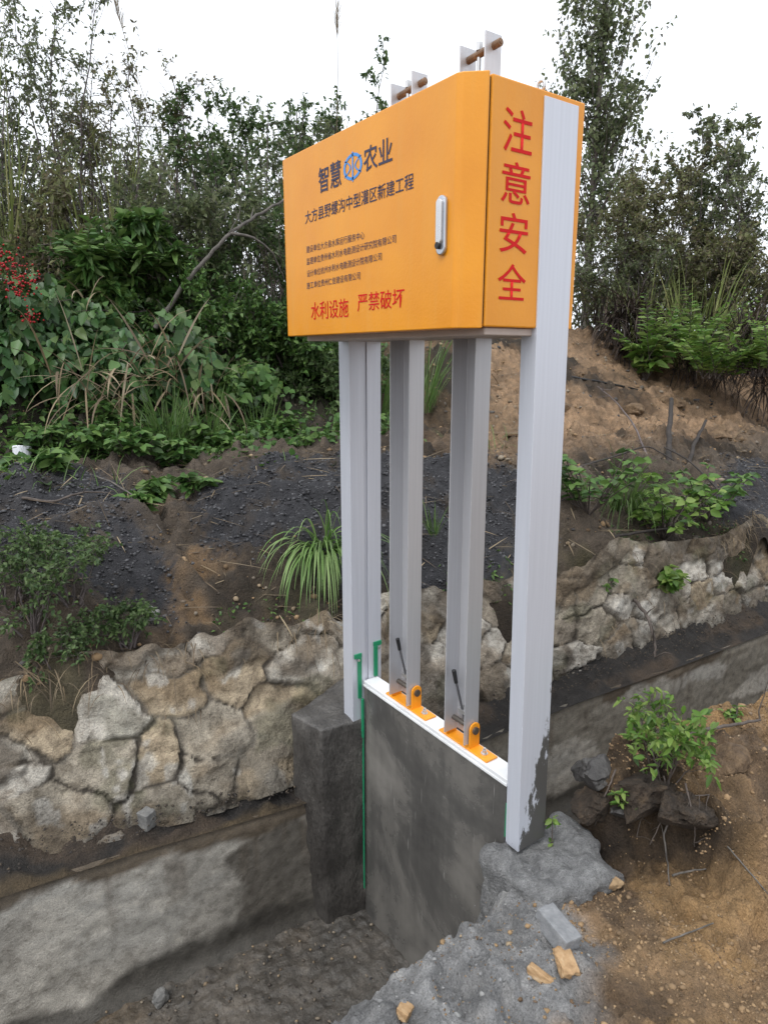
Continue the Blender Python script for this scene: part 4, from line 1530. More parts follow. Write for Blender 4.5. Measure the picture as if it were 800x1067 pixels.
def vine_mass(px, r, top, bot, w, lb, m='L_vine', n=1500, leaf=.10, ratio=.75, seed=0, name='leafy_vine'):
    """big overlapping drooping leaves over a mound, on trailing stems"""
    b, h, ww = spot(px, r, top, w)
    V = Veg()
    az = math.atan2(b[0], b[1])
    fwd = np.array([-math.sin(az), -math.cos(az), 0])
    rgt = np.array([math.cos(az), -math.sin(az), 0])
    for i in range(34):
        u = R.uniform(-.5, .5)
        p0 = b + rgt * u * ww + np.array([0, 0, h * R.uniform(.5, .95)]) - fwd * R.uniform(0, .3)
        Q = path(p0, fwd * .8 + rgt * R.normal() * .5 + np.array([0, 0, .2]), R.uniform(.4, .9), 7, .2, -.16)
        V.tube(Q, .006, .002, 3)
        kk = n // 34
        t = R.uniform(0, 6, kk)
        ti = np.minimum(t.astype(int), 5)
        lp = Q[ti] + (Q[ti + 1] - Q[ti]) * (t - ti)[:, None] + R.normal(size=(kk, 3)) * .05
        ld = fwd[None] * R.uniform(.2, .9, (kk, 1)) + R.normal(size=(kk, 3)) * .45 + np.array([0, 0, -.55])
        V.leaves(lp, ld, leaf * R.uniform(.55, 1.25, kk), ratio, .25, .2, up=fwd * .7 + np.array([0, 0, .8]))
    # body of leaves over a rounded mound
    k2 = n
    a = R.uniform(0, math.pi, k2)
    e = np.arccos(R.uniform(0, 1, k2))
    rad = .5 * R.uniform(.75, 1.05, k2) * (1 + .18 * vnoise(a * 3, e * 4, seed))
    kk_ = vnoise(a * 5, e * 6, seed + 9) > -.22
    a, e, rad = a[kk_], e[kk_], rad[kk_]
    k2 = len(a)
    P = b[None] + rgt[None] * (np.cos(a) * np.sin(e) * rad * ww)[:, None] + fwd[None] * (np.sin(a) * np.sin(e) * rad * .9)[:, None] + np.array([0, 0, 1.])[None] * (np.cos(e) * 2 * rad * h)[:, None]
    out = rgt[None] * np.cos(a)[:, None] + fwd[None] * np.sin(a)[:, None]
    V.leaves(P, out * .6 + R.normal(size=(k2, 3)) * .5 + np.array([0, 0, -.45]), leaf * R.uniform(.3, 1.0, k2) ** .8 * R.choice([.6, 1, 1.45], k2), ratio * .9, .35, .28, up=fwd * .6 + np.array([0, 0, .8]))
    return V.build(name, b, lb, 'vine', M[m], M['bark'], 'leafy vines on the bank')


vine_mass(30, 6.3, 300, 440, 190, 'large leaved vine below the red berries', seed=1, n=1300)
vine_mass(130, 6.1, 350, 450, 190, 'big leaved vine spilling over the dry reeds', seed=2, n=1500)
vine_mass(225, 6.2, 375, 450, 120, 'mid green vine between the dry reeds and the dark undergrowth', 'L_mid', seed=3, n=900, leaf=.08)
vine_mass(-60, 6.3, 310, 440, 140, 'large leaved vine outside the edge of the photo', seed=4, n=900)


# ---- background thicket that reads as one mass
def thicket():
    V = Veg()
    n = 30000
    az = np.concatenate([R.uniform(math.radians(-6), math.radians(42), n), R.uniform(math.radians(42), math.radians(74), n // 2)])
    left = az < math.radians(42)
    r = R.uniform(9.4, 11.5, len(az)) + np.where(left, 0, 1.5)
    x, y = r * np.sin(az), r * np.cos(az)
    z0 = ground_raw(x, y)
    hh = np.where(left, 2.0 + .6 * vnoise(az * 9, 2., 1.), 1.3 + .4 * vnoise(az * 12, 5., 2.))
    t = R.uniform(0, 1, len(az)) ** .8
    P = np.stack([x, y, z0 + t * hh + .15 * vnoise(x * 3, y * 3, t * 5)], 1)
    cl = fbm(x * 2.2, y * 2.2, P[:, 2] * 2.2, 2)
    k = cl > -.35
    P = P[k]
    V.leaves(P, R.normal(size=P.shape) + [0, 0, -.2], .085 * R.uniform(.5, 1.3, len(P)), .5)
    for i in range(420):
        a = R.uniform(math.radians(-6), math.radians(74))
        rr = R.uniform(9.2, 11.4) + (0 if a < math.radians(42) else 1.5)
        x_, y_ = rr * math.sin(a), rr * math.cos(a)
        hh_ = R.uniform(1.2, 2.6) if a < math.radians(42) else R.uniform(1, 2.)
        Q = path([x_, y_, float(ground_raw(np.array(x_), np.array(y_)))], [R.normal() * .25, R.normal() * .25, 1], hh_, 7, .12)
        V.tube(Q, .014, .003, 3)
        for _ in range(3):
            q = Q[R.integers(2, 6)]
            V.tube(path(q, [R.normal(), R.normal(), .6], R.uniform(.4, .9), 5, .2), .006, .002, 3)
    e = V.build('thicket', (0, 0, 0), 'tangled dusky thicket filling the bank behind the separate shrubs', 'thicket', M['L_dusk'], M['twig'], kind=None)
    e['kind'] = 'stuff'


thicket()

# ---- red berry shrub
b, h, ww = spot(8, 6.2, 262, 90)
Vv = shrub('berry_shrub', b, h, ww, '', M['L_dark'], v=None, finish=False, nst=6, nb=8, nt=5, nl=8, leaf=.06, upright=.4)
be = Vv.build('berry_shrub', b, 'shrub with clusters of red berries beside the vines', 'shrub', M['L_dark'], M['twig'])
V0, F0 = ico()
BP = []
for (px, py, n_, sg) in ((10, 282, 70, .075), (22, 300, 40, .06), (34, 331, 30, .035), (3, 268, 34, .06), (28, 292, 24, .05)):
    c_ = sight(px, py, 5.75)
    BP.append(c_[None] + R.normal(size=(n_, 3)) * sg * np.array([1, 1, .8]))
BP = np.concatenate(BP)
Vb = (V0[None] * R.uniform(.006, .0105, (len(BP), 1, 1)) + BP[:, None]).reshape(-1, 3) - b
Fb = (F0[None] + (np.arange(len(BP)) * len(V0))[:, None, None]).reshape(-1, 3)
mesh_np('berries', Vb, [Fb], M['berry'], be, True)['kind'] = 'stuff'


# ---- grasses and reeds
def tuft(name, base, n, L, width, bend, spread, m, label, cat='grass tuft', lean=(0, 0, 0), group=None, up=1.0, rad=.05, seg=7):
    base = np.asarray(base, float)
    V = Veg()
    a = R.uniform(0, 6.283, n)
    P = base[None] + np.stack([np.cos(a), np.sin(a), 0 * a], 1) * (R.uniform(0, 1, n) ** .5 * rad)[:, None]
    a2 = a + R.normal(size=n) * .6
    D = np.stack([np.cos(a2), np.sin(a2), 0 * a], 1) * (R.uniform(.1, 1, n) * spread)[:, None] + np.array([0, 0, up])[None] + np.array(lean)[None]
    V.blades(P, D, L * R.uniform(.55, 1.15, n), width * R.uniform(.6, 1.2, n), bend * R.uniform(.5, 1.3, n), seg)
    return V.build(name, base, label, cat, M[m], None, group, single=True)


q = hit(338, 586)
tuft('grass_tuft', q + [0, 0, .0], 140, .52, .012, 2.8, .6, 'L_tuft', 'thick green grass tuft drooping over the earth beside the farthest post', lean=(-.30, -.58, 0), up=.5, rad=.07, seg=9)
q = hit(650, 535)
tuft('grass_tuft', q, 130, .60, .009, 2.6, .7, 'L_grass', 'arching green grass tuft among the weeds right of the near post', lean=(-.3, -.3, 0), rad=.08, seg=9)
q = hit(452, 575)
tuft('grass_tuft', q, 24, .22, .006, 1.2, .6, 'L_grass', 'small grass tuft seen between the two lifting channels', lean=(-.1, -.2, 0), rad=.03)
for i, (px, py, n_, L_, lb) in enumerate(((175, 470, 80, .55, 'long grass tuft among the weeds under the dry reeds'), (215, 466, 60, .45, 'grass tuft right of the long one under the vines'),
                                         (395, 445, 90, .8, 'reedy grass seen between the farthest post and the first channel'), (440, 425, 80, .85, 'reedy grass seen between the two lifting channels'),
                                         (270, 455, 60, .4, 'thin grass at the foot of the dark bush'))):
    tuft('grass_clump', hit(px, py), n_, L_, .012, 1.6, .7, 'L_grass', lb, 'grass', group='grass clumps on the terrace', rad=.12)
q = spot(722, 9.4, 232, 90)[0]
tuft('yellow_grass', q, 150, 1.45, .02, 1.9, .6, 'L_ygrass', 'tall yellow green grass clump in front of the twiggy shrubs', 'grass', rad=.25)
q = spot(672, 9.6, 250, 60)[0]
tuft('yellow_grass', q, 70, 1.2, .02, 1.4, .4, 'L_ygrass', 'shorter yellowish grass clump nearer the cabinet', 'grass', rad=.2)
for (px, r, n_, L_, lb) in ((12, 7.9, 90, 2.3, 'pale yellow green grass standing tall at the outer left of the thicket'), (120, 7.9, 50, 2.0, 'sparse pale grass blades rising through the brown bush')):
    tuft('yellow_grass', spot(px, r, 200, 50)[0], n_, L_, .02, 1.2, .35, 'L_ygrass', lb, 'grass', rad=.3)
for (px, r, top, lb) in ((350, 7.9, 12, 'tall plume grass stalk rising just left of the cabinet top'), (240, 8.2, -20, 'arching plume grass stalk high above the middle shrubs')):
    b, h, ww = spot(px, r, top, 30)
    V = Veg()
    lean = np.array([.03, -.02, 1]) if px > 300 else np.array([-.25, .2, 1])
    Q = path(b, lean, h * 1.02, 12, .015)
    V.tube(Q, .007, .003, 4)
    for t in np.linspace(.86, 1., 60):
        p = Q[-1] + (Q[-3] - Q[-1]) * (1 - t) * 3.3
        V.blades(p[None], np.array([[R.normal() * .25, R.normal() * .25, 1.]]), .16, .005, .8, 3)
    for t in range(9):
        V.blades(Q[R.integers(0, 6)][None], np.array([[R.normal() * .5, R.normal() * .5, 1.]]), R.uniform(.7, 1.2), .012, 1.6, 6)
    V.build('plume_grass', b, lb, 'plume grass', M['L_straw'], M['L_straw'], leafname='plume', stemname='stalk')


def dead_reeds(name, pts, n, lb, L=.6, m='L_straw', r=5.9, width=.016, down=True):
    V = Veg()
    for (px, py) in pts:
        c_ = sight(px, py, r)
        P = c_[None] + R.normal(size=(n, 3)) * np.array([.10, .08, .06])
        D = R.normal(size=(n, 3)) * .55 + np.array([-.25, -.3, .15 if down else .7])
        V.blades(P, D, L * R.uniform(.5, 1.2, n), width * R.uniform(.5, 1.4, n), R.uniform(.3, 2.4, n) if down else 1.0, 6)
    q = sight(*pts[0], r)
    return V.build(name, q, lb, 'dry reeds', M[m], None, 'dry reeds hanging on the bank', single=True)


dead_reeds('dry_reeds', [(75, 395), (95, 410)], 14, 'bleached drooping reeds at the outer end of the vines', r=5.35)
dead_reeds('dry_reeds', [(150, 385), (165, 375), (120, 398)], 14, 'broad pale dry reed leaves hanging below the middle vine', r=5.3, width=.02)
dead_reeds('dry_reeds', [(205, 405), (215, 415), (180, 400)], 14, 'tangled tan reeds near the dark undergrowth', .5, r=5.5)
dead_reeds('dry_reeds', [(90, 310), (95, 305)], 3, 'two looping white dead blades among the dark leaves', .3, r=6.0, width=.02)
dead_reeds('dead_thatch', [(640, 340), (655, 365), (660, 325)], 190, 'dark withered growth behind the broad leaved plant', .55, 'L_dead', 9.1)
dead_reeds('dead_thatch', [(700, 345), (720, 375), (735, 350), (750, 385)], 190, 'dark withered growth hanging below the ferns', .55, 'L_dead', 9.0, width=.012)
dead_reeds('dead_thatch', [(780, 345), (785, 375), (800, 400), (830, 380)], 190, 'dark withered growth at the outer right end of the slope', .55, 'L_dead', 8.6, width=.012)
dead_reeds('dead_thatch', [(275, 290), (300, 300), (290, 270)], 40, 'purple brown dead twig tangle beside the cabinet edge', .45, 'L_dead', 6.5, width=.006)

# ---- low growth and litter that nobody could count
def cover():
    V = Veg()
    n = 15000
    x = R.uniform(-.8, 4.2, n)
    d = R.uniform(1.55, 4.4, n)
    k = fbm(x * 2.1, d * 2.1, 201, 3) > lerp(.28, -.45, sstep(1.6, 2.4, d)) + .9 * sstep(2.7, 3.6, x)
    x, d = x[k], d[k]
    y = wall_y(x) + d
    P = np.stack([x, y, ground_z(x, y) + R.uniform(.0, .16, len(x)) * sstep(1.6, 2.6, d)], 1)
    V.leaves(P, R.normal(size=P.shape) * [1, 1, .5] + [-.3, -.4, .1], R.uniform(.03, .085, len(P)), .6, .25, .2)
    V.build('ground_cover', (0, 0, 0), 'low leafy weeds creeping over the terrace and the foot of the bushes', 'ground cover', M['L_mid'], None, single=True, kind='stuff')
    V = Veg()
    n = 4200
    x = R.uniform(-.8, 5.5, n)
    d = R.uniform(1.5, 4.0, n)
    k = fbm(x * 1.6, d * 1.6, 203, 3) > .0 + 1.2 * sstep(3.2, 4.6, x)
    x, d = x[k], d[k]
    y = wall_y(x) + d
    P = np.stack([x, y, ground_z(x, y) - .01], 1)
    V.blades(P, R.normal(size=P.shape) * [.6, .6, .2] + [0, 0, .8], R.uniform(.08, .3, len(P)), .007, 1.6, 4)
    V.build('short_grass', (0, 0, 0), 'short grass growing between the weeds on the terrace', 'grass', M['L_grass'], None, single=True, kind='stuff')
    V = Veg()
    n = 2600
    x = R.uniform(-.8, 7, n)
    d = R.uniform(.5, 3.4, n)
    y = wall_y(x) + d
    P = np.stack([x, y, ground_z(x, y) + .02], 1)
    V.blades(P, R.normal(size=P.shape) * [1, 1, .12], R.uniform(.05, .32, len(P)), R.uniform(.003, .010, len(P)), .15, 3)
    V.build('plant_litter', (0, 0, 0), 'straw and dead leaf litter lying on the far bank', 'litter', M['L_litter'], None, single=True, kind='stuff')


cover()


def fringe():
    V = Veg()
    n = 1500
    x = R.uniform(-.4, 7, n)
    k = fbm(x * 3, 1.7, 5., 3) > -.15
    x = x[k]
    y = wall_y(x) + stone_d1(x) + R.uniform(-.05, .08, len(x))
    P = np.stack([x, y, ground_z(x, y) + .01], 1)
    V.blades(P, R.normal(size=P.shape) * [.6, .3, .3] + [0, -.7, .25], R.uniform(.06, .24, len(P)), R.uniform(.002, .005, len(P)), 3.0, 6)
    V.build('hanging_roots', (0, 0, 0), 'dead grass and roots hanging over the top of the rubble wall', 'roots', M['L_litter'], None, single=True, kind='stuff')
    V = Veg()
    n = 2600
    x = R.uniform(-.4, 7, n)
    k = fbm(x * 2.3, 8.7, 5., 3) > .12
    x = x[k]
    y = wall_y(x) + stone_d1(x) + R.uniform(-.07, .20, len(x))
    P = np.stack([x, y, ground_z(x, y) + R.uniform(0, .03, len(x))], 1)
    V.leaves(P, R.normal(size=P.shape) * [1, .6, .5] + [0, -.5, -.1], R.uniform(.012, .035, len(P)), .6, .25, .2)
    V.build('creeping_moss', (0, 0, 0), 'tiny creeping green plants along the top of the rubble wall', 'moss', M['L_mid'], None, single=True, kind='stuff')


fringe()

# ---- dead branches and sticks
s_ = sight
stick('dead_branch', [s_(162, 342, 6.3), s_(185, 306, 6.25), s_(212, 272, 6.2), s_(238, 244, 6.25), s_(262, 228, 6.4), s_(296, 208, 6.7)], .021, .011, 'crooked grey dead branch leaning across the bushes', twigs=5)
stick('dead_branch', [s_(240, 243, 6.26), s_(262, 246, 6.3), s_(284, 262, 6.4), s_(296, 290, 6.5)], .014, .006, 'thin dead side branch bending down beside the cabinet')
h_ = lambda px, py, dz=.03: hit(px, py) + np.array([0, 0, dz])
stick('fallen_stick', [h_(28, 556), h_(60, 557, .05), h_(85, 549, .07), h_(112, 541, .05)], .008, .004, 'thin dark stick lying on the outer black gravel pile', 'bark', 'stick', 3)
stick('fallen_stick', [h_(95, 505), h_(120, 530, .05), h_(148, 552, .04), h_(170, 570)], .006, .003, 'straw coloured stick between the gravel piles', 'deadwood', 'stick', 2)
stick('fallen_stick', [h_(60, 500), h_(110, 508), h_(170, 520)], .007, .004, 'dry reed stem lying along the terrace edge', 'deadwood', 'stick')
stick('arched_stick', [h_(638, 560, .0), h_(668, 568, .10), h_(700, 566, .16), h_(735, 548, .16), h_(748, 530, .10), h_(715, 502, .18), h_(690, 487, .10)], .010, .006, 'thin brown stick arching round the weeds right of the near post', 'charred', 'stick')
stick('arched_stick', [h_(600, 500, .02), h_(640, 490, .12), h_(672, 488, .16), h_(700, 500, .12)], .009, .005, 'dark stick crossing the top of the weeds', 'charred', 'stick')
stick('dead_stick', [h_(713, 498, .0), h_(722, 480, .12), h_(732, 464, .22)], .020, .012, 'black broken stem leaning right of the weeds', 'charred', 'stick')
stick('dead_stick', [h_(696, 495, .0), h_(694, 472, .16), h_(696, 452, .28)], .026, .020, 'stout charred stump upright behind the weeds', 'charred', 'stump')
stick('dead_stick', [h_(673, 480, .0), h_(660, 462, .12), h_(640, 445, .2), h_(620, 430, .24)], .010, .004, 'thin dead stem bending towards the near post', 'twig', 'stick', 6)
stick('irrigation_pipe', [h_(585, 395), h_(620, 401), h_(655, 404), h_(690, 408)], .012, .012, 'thin black hose lying on the orange slope', 'black', 'hose')
n_ = lambda px, py, dz=.01: near_hit(px, py, dz)
stick('root', [n_(697, 858, .03), n_(690, 878, .03), n_(694, 900, .02), n_(697, 925, .01)], .004, .002, 'thin pale root hanging on the broken soil face', 'deadwood', 'root', 2)
stick('root', [n_(700, 915), n_(718, 913, .02), n_(735, 908)], .004, .002, 'short root poking from the dug soil', 'deadwood', 'root')
stick('fallen_stick', [n_(655, 825, .03), n_(700, 836, .02), n_(738, 832, .015)], .005, .002, 'thin twig lying under the leafy sapling', 'bark', 'stick', 2)
stick('fallen_stick', [n_(705, 775, .03), n_(745, 768, .04), n_(790, 760, .04)], .008, .005, 'brown stick on the crest of the near bank', 'bark', 'stick', 1)
stick('fallen_stick', [n_(735, 860), n_(770, 900), n_(800, 935)], .003, .002, 'fine straw lying across the bare near soil', 'deadwood', 'stick', 1)
stick('fallen_stick', [n_(690, 985), n_(720, 975, .015), n_(742, 965)], .003, .002, 'short straw on the lower bare soil', 'deadwood', 'stick')
stick('hanging_root', [h_(660, 620, -.02), s_(674, 650, 3.9) + np.array([0, 0, .05]), s_(682, 668, 3.85), s_(682, 685, 3.8)], .012, .006, 'brown roots hanging down the face of the rubble wall', 'bark', 'root', 4)


# ---- right side: tree and shrubs
def poplar():
    b, h, ww = spot(604, 15, -150, 105)
    V = Veg()
    trunk = path(b, [0, 0, 1], h, 16, .015)
    V.tube(trunk, .085, .012, 7)
    LP, LD = [], []
    for i in range(90):
        t = R.uniform(.16, .99)
        f = t * 15
        q = int(min(f, 14))
        p = trunk[q] + (trunk[q + 1] - trunk[q]) * (f - q)
        a = R.uniform(0, 6.283)
        L = ww * R.uniform(.6, 1.3) * (1.15 - .75 * t)
        B = path(p, [math.cos(a) * .55, math.sin(a) * .55, 1.], L, 7, .08, .05)
        V.tube(B, .018 * (1.2 - t), .004, 4)
        for k in range(6):
            T = path(B[R.integers(1, 7)], [R.normal() * .6, R.normal() * .6, .9], L * R.uniform(.2, .45), 5, .12)
            V.tube(T, .005, .002, 3)
            m_ = R.integers(14, 34)
            u = R.uniform(0, 4, m_)
            ui = np.minimum(u.astype(int), 3)
            LP.append(T[ui] + (T[ui + 1] - T[ui]) * (u - ui)[:, None] + R.normal(size=(m_, 3)) * .05)
            LD.append(R.normal(size=(m_, 3)) * .7 + np.array([0, 0, -.5]))
    LP, LD = np.concatenate(LP), np.concatenate(LD)
    V.leaves(LP, LD, .085 * R.uniform(.6, 1.25, len(LP)), .75, .2, .1)
    V.build('poplar_tree', b, 'slender upright tree with small leaves rising behind the cabinet', 'tree', M['L_dusk'], M['bark'], leafname='crown', stemname='trunk')


poplar()
for (px, r, top, w, m, kw, lb) in (
    (632, 10.6, 205, 110, 'L_olive', dict(nst=10, nl=14, leaf=.055), 'olive shrub directly behind the near post edge of the cabinet'),
    (668, 11.0, 168, 110, 'L_olive', dict(nst=10, nl=12, leaf=.055), 'tangled brown twigged shrub below the slender tree'),
    (702, 11.6, 128, 90, 'L_dusk', dict(nst=9, nl=10, leaf=.075), 'tallest leafy topped shrub right of the slender tree'),
    (740, 11.3, 165, 90, 'L_dusk', dict(nst=8, nl=8, leaf=.06), 'thin shrub with few leaves between leafy and bare ones'),
    (782, 11.0, 158, 120, 'L_dusk', dict(nst=8, nl=3, leaf=.06), 'nearly bare dark branched shrub at the right edge'),
    (840, 11.4, 175, 120, 'L_dusk', dict(nst=6, nl=4, leaf=.06), 'dusky shrub outside the right edge of the photo'),
    (640, 10.0, 262, 110, 'L_dusk', dict(nst=9, nl=10, leaf=.05), 'low dense grey shrub beside the cabinet at slope level'),
    (700, 10.4, 245, 120, 'L_olive', dict(nst=10, nl=13, leaf=.055), 'low twiggy olive shrub behind the yellow grass'),
    (775, 10.2, 258, 110, 'L_olive', dict(nst=10, nl=12, leaf=.055), 'low twiggy shrub behind the ferns'),
):
    b, h, ww = spot(px, r, top, w)
    shrub('slope_shrub', b, h, ww, lb, M[m], 'shrub', 'shrubs above the orange slope', nb=10, nt=6, upright=.55, r0=.02, bare=.15, tw=.42, **kw)


def fern(base, L, n, label, m='L_bright', leaf=.07, name='fern', group=None, cat='fern', up=.75):
    """pinnate fronds"""
    V = Veg()
    base = np.asarray(base, float)
    for i in range(n):
        a = R.uniform(0, 6.283)
        ll = L * R.uniform(.6, 1.1)
        Q = path(base + R.normal(size=3) * [.06, .06, .0], [math.cos(a) * .8, math.sin(a) * .8, up * R.uniform(.6, 1.4)], ll, 10, .05, -.09)
        V.tube(Q, .005, .0015, 3)
        T = np.gradient(Q, axis=0)
        T /= np.linalg.norm(T, axis=1, keepdims=True)
        sd = np.cross(T, [0, 0, 1.])
        sd /= np.maximum(np.linalg.norm(sd, axis=1, keepdims=True), 1e-6)
        for k in np.linspace(1.5, 8.9, 15):
            q = int(k)
            p = Q[q] + (Q[min(q + 1, 9)] - Q[q]) * (k - q)
            sc = (1.15 - abs(k - 4) / 6.5)
            for s in (-1, 1):
                V.leaves(p[None], (sd[q] * s + T[q] * .45 + R.normal(size=3) * .15)[None], leaf * sc, .36, .2, .12)
    return V.build(name, base, label, cat, M[m], M['bark'], group)


for (px, r, top, lb) in ((672, 8.6, 322, 'smallest bright fern at the left of the fern row'), (715, 8.4, 306, 'bright green fern under the yellow grass'),
                         (752, 8.3, 300, 'bright fern in the middle of the fern row'), (792, 8.2, 296, 'largest bright fern at the right edge'), (735, 8.0, 330, 'low bright fern hanging over the withered growth')):
    b, h, ww = spot(px, r, top, 60)
    fern(b + [0, 0, h * .35 + R.uniform(-.25, .12)], .85, 13, up=1.5, label=lb, leaf=.12, group='bright ferns above the slope')
for (px, r, top, lb) in ((110, 6.9, 250, 'fern like spray above the vines on the outer side'), (170, 6.9, 256, 'fern like spray above the vines nearer the dead branch')):
    b, h, ww = spot(px, r, top, 60)
    fern(b + [0, 0, h * .72], .6, 16, lb, 'L_mid', .14, group='pale sprays above the vines')


def broadleaf(base, h, n, leaf, label, m='L_bright', name='broadleaf_plant', ratio=.5, lobes=5, cat='plant', group=None, spread=.5):
    """stems that end in a fan of leaves"""
    V = Veg()
    base = np.asarray(base, float)
    for i in range(n):
        a = R.uniform(0, 6.283)
        Q = path(base, [math.cos(a) * spread, math.sin(a) * spread, 1], h * R.uniform(.45, 1.05), 7, .09)
        V.tube(Q, .006, .003, 4)
        for (p, kk) in ((Q[-1], lobes), (Q[-3], 2), (Q[-2], 2)):
            b2 = R.uniform(0, 6.283) + np.arange(kk) * 6.283 / kk
            V.leaves(np.repeat(p[None], kk, 0), np.stack([np.cos(b2), np.sin(b2), R.uniform(-.2, .5, kk)], 1), leaf * R.uniform(.6, 1.15, kk), ratio, .25, .25)
    return V.build(name, base, label, cat, M[m], M['bark'], group)


broadleaf(hit(672, 392), .48, 16, .19, 'broad leaved bright plant on the orange slope by the withered growth', ratio=.4)
broadleaf(hit(692, 592), .26, 26, .085, 'bright weed spilling down the earth right of the near post', ratio=.7, name='weed', cat='weed', group='weeds right of the near post')
broadleaf(hit(692, 560), .52, 30, .085, 'largest bushy weed under the charred stump', 'L_bright', ratio=.65, spread=.8, name='weed', cat='weed', group='weeds right of the near post')
broadleaf(hit(735, 548), .46, 20, .08, 'leafy weed beside the black broken stem', 'L_mid', ratio=.6, spread=.8, name='weed', cat='weed', group='weeds right of the near post')
broadleaf(hit(612, 545), .50, 26, .075, 'leafy weed right behind the near post', 'L_mid', ratio=.6, spread=.8, name='weed', cat='weed', group='weeds right of the near post')
broadleaf(hit(628, 582), .17, 18, .045, 'small fresh weed alone above the rubble wall', 'L_mid', ratio=.6, name='weed', cat='weed', group='weeds right of the near post')
for i, (px, py, hh, nn, lb) in enumerate(((45, 474, .28, 24, 'leafy weed beside the white cup'), (95, 482, .26, 26, 'leafy weed behind the tan stone'), (140, 488, .24, 26, 'broad weed in the middle of the weed patch'),
                                         (185, 486, .22, 22, 'weed near the long grass tuft'), (165, 520, .16, 16, 'small weed at the terrace edge between gravel piles'), (205, 532, .13, 12, 'small weed beside the inner gravel pile'),
                                         (60, 512, .16, 18, 'low weed at the top of the outer black gravel pile'), (150, 545, .12, 14, 'lowest small weed between the gravel piles'), (225, 470, .25, 20, 'weed at the inner end of the weed patch'), (120, 462, .3, 22, 'taller weed under the hanging reeds'), (290, 460, .26, 18, 'weed under the dark bush near the farthest post'),
                                         (20, 500, .2, 16, 'weed in front of the white cup'))):
    broadleaf(hit(px, py), hh, nn, .085, lb, 'L_mid', 'weed', .55, 5, 'weed', 'weeds on the terrace')

# ---- bush hanging over the rubble wall, lower left
for (px, py, hh, w_, lb) in ((35, 690, .34, .45, 'dark small leaved bush hanging over the rubble wall'), (75, 650, .30, .4, 'dark bush with bare reddish twigs above the rubble wall'),
                             (130, 680, .18, .28, 'small dark bush at the end of the wall top bushes'), (10, 640, .32, .4, 'dark bush at the outer end above the rubble wall'), (50, 745, .2, .3, 'lowest dark sprays trailing down the wall face')):
    q = hit(px, min(py, 672))
    q = q + np.array([0, -.06 if py < 700 else -.14, .0 if py < 700 else -.18])
    shrub('wall_bush', q, hh, w_, lb, M['L_dark'], 'bush', 'bushes hanging over the rubble wall', nst=9, nb=6, nt=4, nl=5, leaf=.024, ratio=.55, upright=.05, bare=.1, r0=.005, tw=.5, wander=.25)
q = hit(55, 610)
broadleaf(q, .2, 8, .05, 'sprig of broad leaves on the outer black gravel pile', 'L_mid', 'weed', .6, 4, 'weed')
q = hit(85, 575)

# ---- foreground saplings
q = near_hit(690, 818)
sap = shrub('sapling', q, .26, .34, 'leafy green sapling on the crest of the near bank', M['L_bright'], 'sapling', None, M['bark'], nst=9, nb=6, nt=3, nl=3.6, leaf=.036, ratio=.42, upright=.35, bare=.2, r0=.0035, tw=.35)
q = near_hit(652, 838)
broadleaf(q, .075, 10, .038, 'low bright seedling under the leafy sapling', 'L_bright', 'seedling', .45, 4, 'seedling', spread=.9)
q = near_hit(574, 893, .0)
V = Veg()
Q = path(q, [.12, .06, 1], .135, 9, .05)
V.tube(Q, .003, .0018, 5)
for p, kk in ((Q[-1], 6), (Q[-2], 3), (Q[3], 3), (Q[1], 2)):
    a = R.uniform(0, 6.28, kk)
    V.leaves(np.repeat(p[None], kk, 0), np.stack([np.cos(a), np.sin(a), R.uniform(-.2, .4, kk)], 1), .032 * R.uniform(.7, 1.1, kk), .55, .25, .25)
V.build('seedling', q, 'single stemmed seedling at the foot of the near post', 'seedling', M['L_bright'], M['bark'])
broadleaf(near_hit(765, 752), .06, 5, .035, 'tiny leafy sprout on the far end of the near bank', 'L_bright', 'seedling', .5, 3, 'seedling', spread=.9)

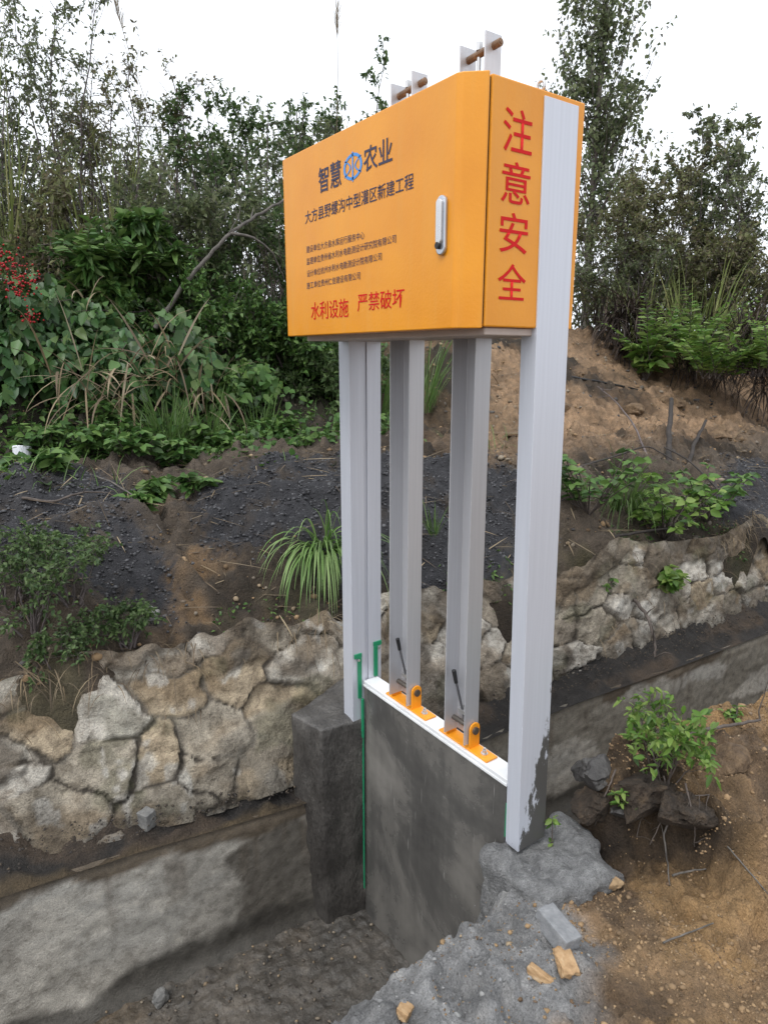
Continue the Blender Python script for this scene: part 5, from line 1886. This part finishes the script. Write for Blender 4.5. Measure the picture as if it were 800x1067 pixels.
# ================================================================ LIGHT, SKY, CAMERA
w = bpy.data.worlds.new('World')
S.world = w
w.use_nodes = True
nt = w.node_tree
bg = nt.nodes['Background']
sky = nt.nodes.new('ShaderNodeTexSky')
sky.sky_type = 'NISHITA'
sky.sun_disc = False
SUN_EL, SUN_AZ = math.radians(58), math.radians(250)       # azimuth clockwise from +y
sky.sun_elevation = SUN_EL
sky.sun_rotation = SUN_AZ
sky.air_density = 1.0
sky.dust_density = 6.0
sky.ozone_density = 1.0
hs = nt.nodes.new('ShaderNodeHueSaturation')      # overcast: the cloud deck takes the colour out of the sky
hs.inputs['Saturation'].default_value = .12
nt.links.new(sky.outputs[0], hs.inputs['Color'])
mixc = nt.nodes.new('ShaderNodeMix')
mixc.data_type = 'RGBA'
mixc.inputs[0].default_value = .55
mixc.inputs[7].default_value = (12.1, 12.7, 13.6, 1)
nt.links.new(hs.outputs[0], mixc.inputs[6])
nt.links.new(mixc.outputs[2], bg.inputs['Color'])
bg.inputs['Strength'].default_value = .12

sl = bpy.data.lights.new('sun', 'SUN')
sl.energy = .9
sl.angle = math.radians(25)
sl.color = (1, .985, .96)
so = bpy.data.objects.new('sun', sl)
dirv = Vector((math.sin(SUN_AZ) * math.cos(SUN_EL), math.cos(SUN_AZ) * math.cos(SUN_EL), math.sin(SUN_EL)))
so.rotation_euler = (-dirv).to_track_quat('-Z', 'Y').to_euler()
COL.objects.link(so)

cd = bpy.data.cameras.new('camera')
cd.sensor_fit = 'VERTICAL'
cd.sensor_height = 36
cd.sensor_width = 27
cd.lens = 36 * FPX / 1067
cd.clip_start = .05
cd.clip_end = 500
co_ = bpy.data.objects.new('camera', cd)
co_.location = (0, 0, EYE)
co_.rotation_euler = (math.pi / 2 - PITCH, 0, -HEAD)
COL.objects.link(co_)
S.camera = co_

S.view_settings.view_transform = 'Standard'
S.view_settings.look = 'None'
S.view_settings.exposure = 0.45
S.view_settings.gamma = 1
S.render.engine = 'CYCLES'
S.cycles.max_bounces = 6
S.cycles.use_denoising = True
